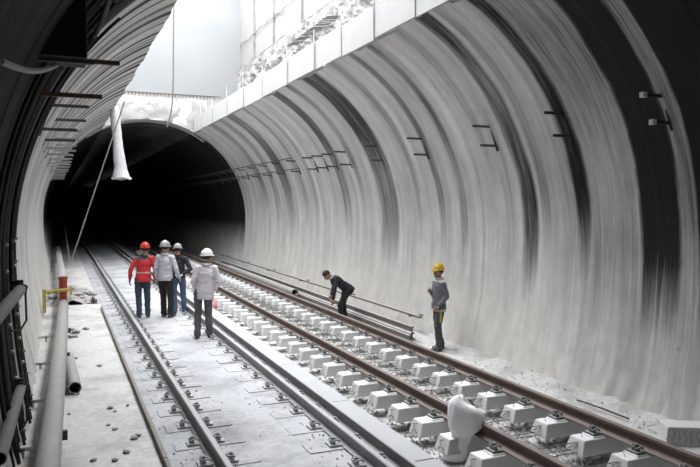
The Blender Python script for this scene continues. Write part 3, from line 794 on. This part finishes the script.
# ropes
foot = on_z(71, 262, 0.25)
e1 = on_y(119, 118, 22.4)
e1b = e1 + (e1 - foot).normalized() * .9
tag(MB().tube([foot, e1b], .022, 6).build('guy_rope', M['rope']), 'long taut rope slanting from roof edge down past the white sleeve', 'rope')
e2 = on_lining(59, 188, .1)
tag(MB().tube([foot + Vector((-.05, .1, 0)), e2], .028, 6).build('guy_rope', M['rope']), 'shorter steep rope near the left wall at the tunnel mouth', 'rope')
w0, w1, w2_, w3 = on_y(174, -30, 30.5), on_y(173.5, 30, 30.5), on_y(172.5, 100, 30.5), on_y(167, 127, 30.5)
tag(MB().tube(smooth_pts([Vector((w0.x, w0.y, SH_TOP)), w0, w1, w2_, w3]), .032, 6).build('hanging_cable', M['bracket']), 'thin cable hanging down the shaft before the white headwall', 'cable')
# parapet panels on the right edge of the opening, with posts at the joints
xs_T = [wallT(417, 26), wallT(378, 46)]
Tj = [7.4, 8.8, 10.6, 12.3, 14.0, 15.7, 17.8, 20.3, 22.6, 25.0, 27.6, 30.0, 31.7]
pr_ = thing('edge_parapet', 'pale concrete upstand of panels along the right edge of the roof opening', 'parapet', (0, 0, 0))
for k in range(len(Tj) - 1):
    y0, y1 = Tj[k], Tj[k + 1]; p = prof(1, max(cut_r(y0), cut_r(y1)), (y0 + y1) / 2)
    h = .55 + .08 * nz(k * 1.9)
    MB().box(p[0] - .02, p[0] + .10, y0 + .02, y1 - .02, p[2] + .005, p[2] + .4 + h * .5).build('panel', M['parapet'], pr_, bevel=.01)
    MB().tube([(p[0] - .04, y0, p[2] + .0), (p[0] - .04, y0 + .01, p[2] + 1.0 + .25 * nz(k * 2.7))], .014, 6).build('post', M['rope'], pr_)
# dowel bundle on the rock of the right shaft wall
db = thing('dowel_row', 'hatched row of grey steel dowels on the white rock of the shaft', 'rebar', on_x(308, 34, 7.6))
A = on_x(287, 43, 7.6) - db.location; B = on_x(326, 14, 7.6) - db.location
dw = MB().tube([(.6, 0, 0.02), (-.10, -.30, -.16)], .02, 6).mesh('dowel', M['dowel'])
for k in range(22): inst('dowel', dw, db, A.lerp(B, k / 21) + Vector((0, 0, .05 * nz(k * 2.2))))
MB().tube([A + Vector((.1, 0, -.02)), B + Vector((.1, 0, -.02))], .014, 6).build('tie_rod', M['bracket_pale'], db)

# ------------------------------------------------------------------ white sack by the rail
_near = min(right_T, key=lambda q: abs(q - y_first)); _q = on_z(455.5, 461, Z_SLAB); _ty = _near + SP / 2 - .03
p = on_z(455.5, 461 , Z_SLAB); _py = 461.0
while p.y < _ty: _py -= .2; p = on_z(455.5, _py, Z_SLAB)
RV = Vector((math.cos(YAW), -math.sin(YAW), 0)); FV = Vector((math.sin(YAW), math.cos(YAW), 0))
prof_s = [(0, .125, -.01), (.02, .155, -.01), (.07, .155, 0), (.14, .145, .02), (.22, .132, .05), (.29, .122, .07), (.33, .135, .085), (.38, .185, .10), (.45, .215, .12), (.53, .225, .13), (.61, .22, .13), (.68, .205, .12), (.73, .175, .11), (.765, .12, .10), (.775, .04, .09)]
nn = 48; v = []
for i, (z, r, sh) in enumerate(prof_s):
    for k in range(nn):
        a = 2 * math.pi * k / nn; ca, sa = math.cos(a), math.sin(a)
        rr = r * (1 + .10 * nz(ca * 1.6, sa * 1.6, z * 4) + .08 * nz(ca * 4, sa * 4, z * 8) + (.05 * math.sin(7 * a + z * 9) if .1 < z < .36 else 0))
        up_ = max(0.0, (z - .40) / .38)
        lobe = 1 + .12 * up_ * max(0, ca) * (1 - max(0, up_ - .75) * 2)
        q = RV * (sh + rr * ca * lobe) + FV * (rr * sa * .8)
        v.append((q.x, q.y, z - .13 * up_ * max(0, ca) - .03 * up_ * math.sin(3 * a) + .03 * up_ * max(0, -ca)))
f = [(i * nn + k, i * nn + (k + 1) % nn, (i + 1) * nn + (k + 1) % nn, (i + 1) * nn + k) for i in range(len(prof_s) - 1) for k in range(nn)]
f += [tuple(reversed(range(nn))), tuple(range((len(prof_s) - 1) * nn, len(prof_s) * nn))]
o = MB().add(v, f).build('plastic_sack', M['sack'], smooth=True)
o.location = (p.x, p.y, Z_SLAB + .01)
tag(o, 'bulging white plastic sack standing against the rusty rail', 'sack')
s_ = o.modifiers.new('sub', 'SUBSURF'); s_.levels = 1; s_.render_levels = 1
# pink bag
p = on_z(212, 310, Z_SLAB)
pk = thing('pink_bag', 'small pink bag on the ground behind the man in the white shirt', 'bag', (p.x, p.y, Z_SLAB + .01))
v = []
for i, (z, r) in enumerate(((0, .10), (.05, .15), (.14, .16), (.22, .12), (.27, .05), (.31, .07))):
    for k in range(16):
        a = 2 * math.pi * k / 16; q = r * (1 + .2 * nz(math.cos(a) * 2, math.sin(a) * 2, z * 9)); v.append((q * math.cos(a), q * math.sin(a), z))
MB().add(v, [(i * 16 + k, i * 16 + (k + 1) % 16, (i + 1) * 16 + (k + 1) % 16, (i + 1) * 16 + k) for i in range(5) for k in range(16)] + [tuple(range(80, 96))]).build('bag_body', M['pink'], pk, smooth=True)
MB().tube([(-.05, 0, .28), (-.06, 0, .38), (.02, 0, .42), (.06, 0, .30)], .012, 6).build('handle', M['pink'], pk)

# ------------------------------------------------------------------ PEOPLE
def ellipsoid(c, rx, ry, rz, R=None, nu=20, nv=12):
    R = R or Matrix.Identity(3); c = Vector(c); v = []
    for i in range(nv + 1):
        th = math.pi * i / nv
        for k in range(nu):
            a = 2 * math.pi * k / nu
            v.append(c + R @ Vector((rx * math.sin(th) * math.cos(a), ry * math.sin(th) * math.sin(a), rz * math.cos(th))))
    f = [(i * nu + k, (i + 1) * nu + k, (i + 1) * nu + (k + 1) % nu, i * nu + (k + 1) % nu) for i in range(nv) for k in range(nu)]
    return v, f
def capsule(p, q, r0, r1, nu=16, fl=1.0):
    p, q = Vector(p), Vector(q); d = (q - p).normalized()
    up = Vector((1, 0, 0)) if abs(d.x) < .8 else Vector((0, 1, 0))
    w = d.cross(up).normalized(); u = w.cross(d); v = []; rows = []
    for c, r, s in ((p, r0, -1), (q, r1, 1)):
        for i in range(5):
            th = math.pi / 2 * (i / 4 if s > 0 else (1 - i / 4))
            rows.append([c + d * (s * r * math.sin(th)) + (u * math.cos(2 * math.pi * k / nu) + w * fl * math.sin(2 * math.pi * k / nu)) * (r * math.cos(th) + 1e-4) for k in range(nu)])
    v = [x for row in rows for x in row]
    f = [(i * nu + k, i * nu + (k + 1) % nu, (i + 1) * nu + (k + 1) % nu, (i + 1) * nu + k) for i in range(len(rows) - 1) for k in range(nu)]
    f += [tuple(reversed(range(nu))), tuple(range((len(rows) - 1) * nu, len(rows) * nu))]
    return v, f
def loft(secs, R, nu=24):
    v = [c + R @ Vector((rx * math.cos(2 * math.pi * k / nu), ry * math.sin(2 * math.pi * k / nu), 0)) for c, rx, ry in secs for k in range(nu)]
    m = len(secs)
    f = [(i * nu + k, i * nu + (k + 1) % nu, (i + 1) * nu + (k + 1) % nu, (i + 1) * nu + k) for i in range(m - 1) for k in range(nu)]
    return v, f + [tuple(reversed(range(nu))), tuple(range((m - 1) * nu, m * nu))]
def fuse(name, shapes, mats, parent, voxel, smooth=4, zone=None, cut=None, wrinkle=0.0, seed=0.0):
    """several overlapping closed shapes become one continuous skin"""
    mb = MB()
    for v, f in shapes: mb.add(v, f)
    me = mb.mesh(name + '_raw', None); o = bpy.data.objects.new(name + '_raw', me); COL.objects.link(o)
    r = o.modifiers.new('r', 'REMESH'); r.mode = 'VOXEL'; r.voxel_size = voxel; r.adaptivity = 0
    if smooth:
        s = o.modifiers.new('s', 'SMOOTH'); s.factor = .5; s.iterations = smooth
    dg = bpy.context.evaluated_depsgraph_get(); out = bpy.data.meshes.new_from_object(o.evaluated_get(dg)); out.name = name
    bpy.data.objects.remove(o); bpy.data.meshes.remove(me)
    if wrinkle:
        nvv = len(out.vertices); co = np.zeros(nvv * 3, dtype=np.float32); no = np.zeros(nvv * 3, dtype=np.float32)
        out.vertices.foreach_get('co', co); out.vertices.foreach_get('normal', no); co = co.reshape(-1, 3); no = no.reshape(-1, 3)
        am = np.array([nz(c[0] * 9 + seed, c[1] * 9, c[2] * 15) + .5 * nz(c[0] * 20 + seed, c[1] * 20, c[2] * 30) for c in co.tolist()], dtype=np.float32)
        out.vertices.foreach_set('co', (co + no * am[:, None] * wrinkle).ravel()); out.update()
    if cut:
        bm = bmesh.new(); bm.from_mesh(out)
        for co, no in cut: bmesh.ops.bisect_plane(bm, geom=bm.verts[:] + bm.edges[:] + bm.faces[:], plane_co=co, plane_no=no, clear_outer=True)
        bm.to_mesh(out); bm.free()
    out.materials.clear()
    for m in mats: out.materials.append(m)
    if zone:
        for p in out.polygons: p.material_index = zone(p.center)
    out.polygons.foreach_set('use_smooth', [True] * len(out.polygons)); out.update()
    return link(bpy.data.objects.new(name, out), parent)

def cloth(name, col, **k): return mat(name, col, rough=.9, var=.12, scale=9, bump=.25, bscale=30, **k)
SKIN = mat('skin', (0.36, 0.20, 0.13, 1), rough=.6, var=.08)
GLOVE = mat('dark_glove', (0.035, 0.035, 0.04, 1), var=.2)
PALE_GLOVE = mat('pale_glove', (0.62, 0.60, 0.58, 1), var=.1)
HAIR = mat('dark_hair', (0.018, 0.014, 0.012, 1), rough=.7, var=.3, scale=60)
LIP = mat('lip', (0.28, 0.11, 0.09, 1)); EYE = mat('eye_dark', (0.02, 0.015, 0.012, 1), rough=.2)
BOOT = mat('boot_leather', (0.05, 0.047, 0.045, 1), var=.3, dust=.35, dustcol=(.3, .3, .3, 1))

def helmet(parent, c, R, m, mband):
    """hard hat: ribbed dome, brim longer at the front"""
    mb = MB(); nu, nv = 36, 10; v = []
    for i in range(nv + 1):
        th = math.pi / 2 * i / nv
        for k in range(nu):
            a = 2 * math.pi * k / nu
            rx, ry, rz_ = .108, .128, .118
            p = Vector((rx * math.sin(th) * math.cos(a), ry * math.sin(th) * math.sin(a), rz_ * math.cos(th)))
            rib = .009 * max(0, 1 - abs(p.x) / .018) * math.sin(th * .9 + .6)
            v.append(p * (1 + rib / .13))
    brim0 = len(v)
    for (s, dz) in ((1.0, -.006), (1.16, -.018), (1.15, -.026), (.98, -.016), (.95, .0)):
        for k in range(nu):
            a = 2 * math.pi * k / nu; fr = max(0, math.sin(a)) ** 2
            e = s if s < 1.05 else s + .26 * fr * (1 if s > 1.1 else 0)
            v.append(Vector((.108 * e * math.cos(a) * (1 if s < 1.05 else .98), .128 * e * math.sin(a), dz - (.02 * fr if s > 1.05 else 0))))
    rows = nv + 1 + 5
    f = [(i * nu + k, i * nu + (k + 1) % nu, (i + 1) * nu + (k + 1) % nu, (i + 1) * nu + k) for i in range(rows - 1) for k in range(nu)]
    v = [Vector(c) + R @ (x + Vector((0, -.004, .060))) for x in v]
    o = mb.add(v, f).build('helmet', m, parent, smooth=True)
    # inner band, at the nape
    ring = [Vector(c) + R @ Vector((.098 * math.cos(a), .116 * math.sin(a), .022 - .02 * max(0, -math.sin(a)))) for a in np.linspace(0, 2 * math.pi, 33)]
    MB().tube(ring, .009, 6, caps=False).build('headband', mband, o, smooth=True)
    return o

def person(label, px, py, zg, rz, H=1.80, J=None, jacket=None, trousers=None, jacket_zone=None, trouser_zone=None, jm=None, tm_=None,
           hat=None, head_yaw=0., head_pitch=0., glove=None, hem=.86, seed=0., bare=False, hands='relaxed', collar=None, boots=True, nape=True):
    g = on_z(px, py, zg)
    t = thing('person', label, 'person', (g.x, g.y, zg), rz); s = H / 1.80; t.scale = (s, s, s)
    j = dict(pelvis=(0, 0, .95), chest=(0, .0, 1.28), neck=(0, -.01, 1.47), head=(0, .02, 1.625),
             sl=(-.172, -.01, 1.425), sr=(.172, -.01, 1.425), el=(-.235, -.04, 1.15), er=(.235, -.04, 1.15), wl=(-.24, .05, .90), wr=(.24, .05, .90),
             hl=(-.095, 0, .92), hr=(.095, 0, .92), kl=(-.105, .03, .50), kr=(.105, .03, .50), al=(-.115, -.01, .09), ar=(.115, -.01, .09),
             tl=(-.145, .15, .035), tr=(.145, .15, .035))
    if J: j.update(J)
    j = {k: Vector(v) for k, v in j.items()}
    up = (j['neck'] - j['pelvis']).normalized(); X = Vector((1, 0, 0)); Yv = up.cross(X).normalized(); X = Yv.cross(up)
    RT_ = Matrix((X, Yv, up)).transposed()
    RH = Matrix.Rotation(head_yaw, 3, 'Z') @ Matrix.Rotation(head_pitch, 3, 'X')
    hc = j['head']
    def at(q): return j['pelvis'].lerp(j['neck'], q)
    # ---- body: one continuous skin
    S = [ellipsoid(hc + RH @ Vector((0, -.012, .025)), .078, .098, .098, RH), ellipsoid(hc + RH @ Vector((0, .025, -.045)), .060, .070, .075, RH),
         ellipsoid(hc + RH @ Vector((0, .06, -.085)), .034, .030, .028, RH),
         capsule(hc + RH @ Vector((0, .088, .012)), hc + RH @ Vector((0, .108, -.022)), .010, .017),
         capsule(hc + RH @ Vector((-.045, .072, .028)), hc + RH @ Vector((.045, .072, .028)), .017, .017),
         ellipsoid(hc + RH @ Vector((-.080, -.005, -.008)), .013, .022, .034, RH), ellipsoid(hc + RH @ Vector((.080, -.005, -.008)), .013, .022, .034, RH),
         capsule(hc + RH @ Vector((0, .085, -.058)), hc + RH @ Vector((0, .088, -.062)), .016, .014),
         capsule(j['neck'], hc + RH @ Vector((0, -.02, -.05)), .056, .052),
         ellipsoid(at(.62), .145, .095, .19, RT_), ellipsoid(at(.15), .13, .095, .17, RT_), capsule(j['sl'], j['sr'], .05, .05), ellipsoid(at(.95), .11, .06, .06, RT_)]
    for q in 'lr':
        sg = -1 if q == 'l' else 1
        e, w = j['e' + q], j['w' + q]
        S += [capsule(j['s' + q], e, .045, .036), capsule(e, w, .036, .024), capsule(j['h' + q], j['k' + q], .075, .05), capsule(j['k' + q], j['a' + q], .048, .035)]
        d = (w - e).normalized()
        if hands == 'down': d = (d + Vector((0, 0, -.6))).normalized()
        n_ = Vector((-sg, .0, 0)); n_ = (n_ - d * n_.dot(d)).normalized()      # palm normal, towards the body
        a = d.cross(n_).normalized()                                            # across the palm
        fwd = a if a.y > 0 else -a
        pc = w + d * .05
        Rp = Matrix((fwd, n_, d)).transposed()
        S.append(ellipsoid(pc, .042, .017, .055, Rp, 14, 10)); S.append(capsule(w, pc, .024, .024))
        for i, (off, ln) in enumerate(((-.032, .060), (-.011, .074), (.011, .080), (.032, .070))):
            b0 = w + d * .088 + fwd * off; b1 = b0 + (d * .85 + n_ * .35).normalized() * ln * .55; b2 = b1 + (d * .45 + n_ * .85).normalized() * ln * .5
            S += [capsule(pc + fwd * off * .8, b0, .010, .010, 8), capsule(b0, b1, .0095, .009, 8), capsule(b1, b2, .009, .008, 8)]
        t0 = w + d * .03 + fwd * .030; t1 = t0 + (d * .55 + fwd * .75 + n_ * .2).normalized() * .038; t2 = t1 + (d * .85 + fwd * .25 + n_ * .3).normalized() * .03
        S += [capsule(t0, t1, .013, .011, 8), capsule(t1, t2, .011, .009, 8)]
    gl = glove or SKIN
    wl, wr = j['wl'], j['wr']
    body = fuse('body', S, [SKIN, gl], t, .008, 2, zone=(lambda c: 1 if min((c - wl).length, (c - wr).length) < .19 and c.z < hc.z - .2 else 0) if glove else None)
    for sg in (-1, 1):
        MB().add(*ellipsoid(hc + RH @ Vector((sg * .030, .084, .010)), .012, .008, .008, RH, 12, 8)).build('eye', EYE, body, smooth=True)
    MB().add(*ellipsoid(hc + RH @ Vector((0, .097, -.060)), .024, .007, .007, RH, 12, 8)).build('mouth', LIP, body, smooth=True)
    # ---- hair
    hv, hf = [], []; nu = 28
    for i in range(13):
        th = math.pi * .62 * i / 12
        for k in range(nu):
            a_ = 2 * math.pi * k / nu; front = max(0, math.sin(a_)); lim = th * (1 - .42 * front)
            r_ = Vector((.086 * math.sin(lim) * math.cos(a_), .106 * math.sin(lim) * math.sin(a_), .108 * math.cos(lim)))
            hv.append(hc + RH @ (r_ + Vector((0, -.014, .026)) + r_.normalized() * .006 * nz(k * .9, i * .7, seed)))
    hf = [(i * nu + k, i * nu + (k + 1) % nu, (i + 1) * nu + (k + 1) % nu, (i + 1) * nu + k) for i in range(12) for k in range(nu)]
    MB().add(hv, hf).build('hair', HAIR, t, smooth=True)
    # ---- trousers
    T_ = [ellipsoid(at(.06), .165, .125, .15, RT_)]
    for q in 'lr':
        T_ += [capsule(j['h' + q], j['k' + q], .098, .075), capsule(j['k' + q], j['a' + q] + Vector((0, -.005, .03)), .074, .066), capsule(j['a' + q] + Vector((0, 0, .06)), j['a' + q] + Vector((0, 0, .0)), .068, .070)]
    zl = min(j['al'].z, j['ar'].z) - .035
    fuse('trousers', T_, tm_, t, .013, 4, zone=trouser_zone, cut=[((0, 0, zl), (0, 0, -1))], wrinkle=.012, seed=seed)
    # ---- boots
    for q in 'lr':
        a_, b_ = j['a' + q], j['t' + q]
        heel = Vector((a_.x, a_.y - .045, b_.z))
        fuse('boot', [capsule(heel, b_, .042, .040, fl=.9), capsule(a_, Vector((a_.x, a_.y + .0, b_.z + .01)), .052, .055), capsule(a_ + Vector((0, .03, -.02)), b_, .05, .034)], [BOOT], t, .011, 3, cut=[((0, 0, b_.z - .035), (0, 0, -1))])
    # ---- jacket / shirt
    K = [loft([(at(q), rx, ry) for q, rx, ry in ((-.42, .188, .150), (-.2, .190, .150), (.0, .188, .147), (.25, .172, .128), (.5, .168, .120), (.72, .172, .122), (.85, .150, .105), (.95, .09, .075), (1.03, .068, .066))], RT_), capsule(j['sl'], j['sr'], .066, .066)]
    for q in 'lr':
        sg = -1 if q == 'l' else 1
        e, w = j['e' + q], j['w' + q]; wc = w - (w - e).normalized() * .03
        K += [capsule(j['s' + q], e, .066, .056), capsule(e, wc, .056, .046)]
    jp = j['pelvis']; hemc = jp + up * (hem - .95)
    jk = fuse('jacket' if jacket != 'shirt' else 'shirt', K, jm, t, .013, 9, zone=jacket_zone, wrinkle=.011, seed=seed + 3,
              cut=[(tuple(hemc), tuple(-up))] if not bare else [(tuple(hemc), tuple(-up))])
    if collar:
        ring = [j['neck'] + up * .03 + X * (.075 * math.cos(a)) + Yv * (.075 * math.sin(a)) for a in np.linspace(0, 2 * math.pi, 25)]
        MB().tube(ring, .024, 8, caps=False).build('collar', collar, jk, smooth=True)
    if hat: helmet(t, hc + RH @ Vector((0, -.012, .02)), RH, hat, GLOVE)
    return t

HAT_RED = mat('red_hat_plastic', (0.55, 0.035, 0.02, 1), rough=.35, var=.08)
HAT_WHITE = mat('white_hat_plastic', (0.72, 0.72, 0.73, 1), rough=.4, var=.05)
HAT_GREY = mat('greyish_hat_plastic', (0.26, 0.265, 0.27, 1), rough=.4, var=.08)
HAT_YELLOW = mat('yellow_hat_plastic', (0.62, 0.40, 0.03, 1), rough=.4, var=.08)
C = dict(red=cloth('red_jacket_cloth', (0.50, 0.028, 0.035, 1)), yoke=cloth('dark_yoke_cloth', (0.075, 0.07, 0.08, 1)), refl=cloth('reflective_tape', (0.50, 0.40, 0.38, 1)),
         jean=cloth('dark_jeans', (0.035, 0.055, 0.085, 1)), grey=cloth('pale_grey_jacket', (0.44, 0.44, 0.48, 1)), black=cloth('black_trousers', (0.016, 0.016, 0.019, 1)),
         dark=cloth('black_jacket', (0.014, 0.015, 0.019, 1)), blue=cloth('blue_jeans', (0.075, 0.125, 0.20, 1)), shirt=cloth('white_shirt', (0.56, 0.53, 0.56, 1)),
         slate=cloth('grey_trousers', (0.10, 0.095, 0.10, 1)), work=cloth('grey_work_jacket', (0.12, 0.135, 0.155, 1)), pale=cloth('pale_trim', (0.50, 0.50, 0.50, 1)),
         char=cloth('charcoal_trousers', (0.060, 0.063, 0.068, 1)), ystripe=cloth('yellow_stripe', (0.50, 0.42, 0.05, 1)), tee=cloth('black_sweater', (0.018, 0.021, 0.026, 1)))
R_ = math.radians
person('man in red jacket and red hard hat seen from behind', 143, 317, 0.01, R_(-4), 1.84,
       J=dict(neck=(.05, -.01, 1.47), head=(.07, .02, 1.625), sl=(-.125, -.01, 1.425), sr=(.22, -.01, 1.425), pelvis=(.015, 0, .95), al=(-.085, -.06, .09), tl=(-.10, .10, .035), kl=(-.095, .0, .50), el=(-.27, -.05, 1.16), wl=(-.29, .02, .92), er=(.29, -.05, 1.16), wr=(.29, .03, .93)),
       jacket='jacket', jm=[C['red'], C['yoke'], C['refl']], jacket_zone=lambda c: 1 if c.z > 1.40 and abs(c.x) < .16 else (2 if 1.075 < c.z < 1.105 and abs(c.x) < .22 else 0),
       tm_=[C['jean']], hat=HAT_RED, glove=GLOVE, seed=1, hem=.87, collar=C['yoke'])
person('man in pale grey jacket and black trousers beside the red-jacketed man', 166, 317, 0.01, R_(-32), 1.88,
       J=dict(al=(-.09, .08, .09), tl=(-.11, .25, .035), kl=(-.1, .09, .50), wr=(.30, .10, .93), er=(.27, -.02, 1.15)),
       jacket='jacket', jm=[C['grey']], tm_=[C['black']], hat=HAT_GREY, head_yaw=R_(-20), seed=5, hem=.88, collar=C['grey'])
person('man in black jacket and blue jeans with hands clasped behind his back', 178.5, 313.5, 0.01, R_(-8), 1.79,
       J=dict(el=(-.31, -.12, 1.16), er=(.31, -.12, 1.16), wl=(-.07, -.20, 1.02), wr=(.10, -.21, 1.02), neck=(0, .03, 1.46), head=(0, .07, 1.61), chest=(0, .02, 1.28), al=(-.09, -.03, .09), ar=(.15, .12, .09), tr=(.19, .28, .035), kr=(.13, .12, .5)),
       jacket='jacket', jm=[C['dark']], tm_=[C['blue']], hat=HAT_GREY, head_pitch=R_(-10), glove=PALE_GLOVE, seed=9, hem=.93, collar=C['dark'])
person('man in white shirt, grey trousers and white hard hat seen from behind', 203.5, 337.5, 0.01, R_(-10), 1.85,
       J=dict(neck=(.07, -.01, 1.47), head=(.095, .02, 1.625), sl=(-.105, -.01, 1.425), sr=(.24, -.01, 1.425), pelvis=(.035, 0, .95), el=(-.20, -.05, 1.15), er=(.305, -.05, 1.15), wl=(-.15, .18, .98), wr=(.25, .18, .98), al=(-.12, -.03, .09), ar=(.12, .0, .09)),
       jacket='shirt', jm=[C['shirt']], tm_=[C['slate']], hat=HAT_WHITE, head_yaw=R_(-48), seed=13, hem=.80, collar=C['shirt'])
person('man in grey work jacket and yellow hard hat standing by the right wall', 438.5, 350, Z_SLAB + .045, R_(84), 1.83,
       J=dict(al=(-.09, .03, .09), tl=(-.10, .19, .035), ar=(.09, -.10, .09), tr=(.11, .06, .035), kl=(-.09, .06, .5), kr=(.09, -.01, .5), er=(.22, .02, 1.12), wr=(.09, .16, 1.24), el=(-.235, -.07, 1.15), wl=(-.20, .09, .95)),
       jacket='jacket', jm=[C['work'], C['pale']], jacket_zone=lambda c: 1 if (c.z > 1.435 or c.z < .875) else 0,
       tm_=[C['char'], C['ystripe']], trouser_zone=lambda c: 1 if .60 < c.z < .86 and abs(c.y - .035) < .025 and c.x < -.10 else 0, hat=HAT_YELLOW, head_yaw=R_(14), seed=17, hem=.83, collar=C['pale'])
person('bare-headed man in black bending down over the track by the stored rails', 342, 323, Z_SLAB + .04, R_(92), 1.80,
       J=dict(pelvis=(0, -.16, .88), chest=(0, .07, 1.08), neck=(0, .27, 1.22), head=(0, .43, 1.27), sl=(-.175, .22, 1.20), sr=(.175, .22, 1.20), el=(-.21, .30, .93), wl=(-.20, .34, .66), er=(.24, .12, .94), wr=(.20, .22, .72),
              hl=(-.095, -.15, .87), hr=(.095, -.15, .87), kl=(-.11, .10, .48), kr=(.11, -.08, .47), al=(-.12, .06, .09), ar=(.12, -.14, .09), tl=(-.13, .22, .035), tr=(.13, .02, .035)),
       jacket='sweater', jm=[C['tee']], tm_=[C['black']], hat=None, head_yaw=R_(-6), head_pitch=R_(-52), seed=21, hem=.85, hands='down', collar=C['pale'])
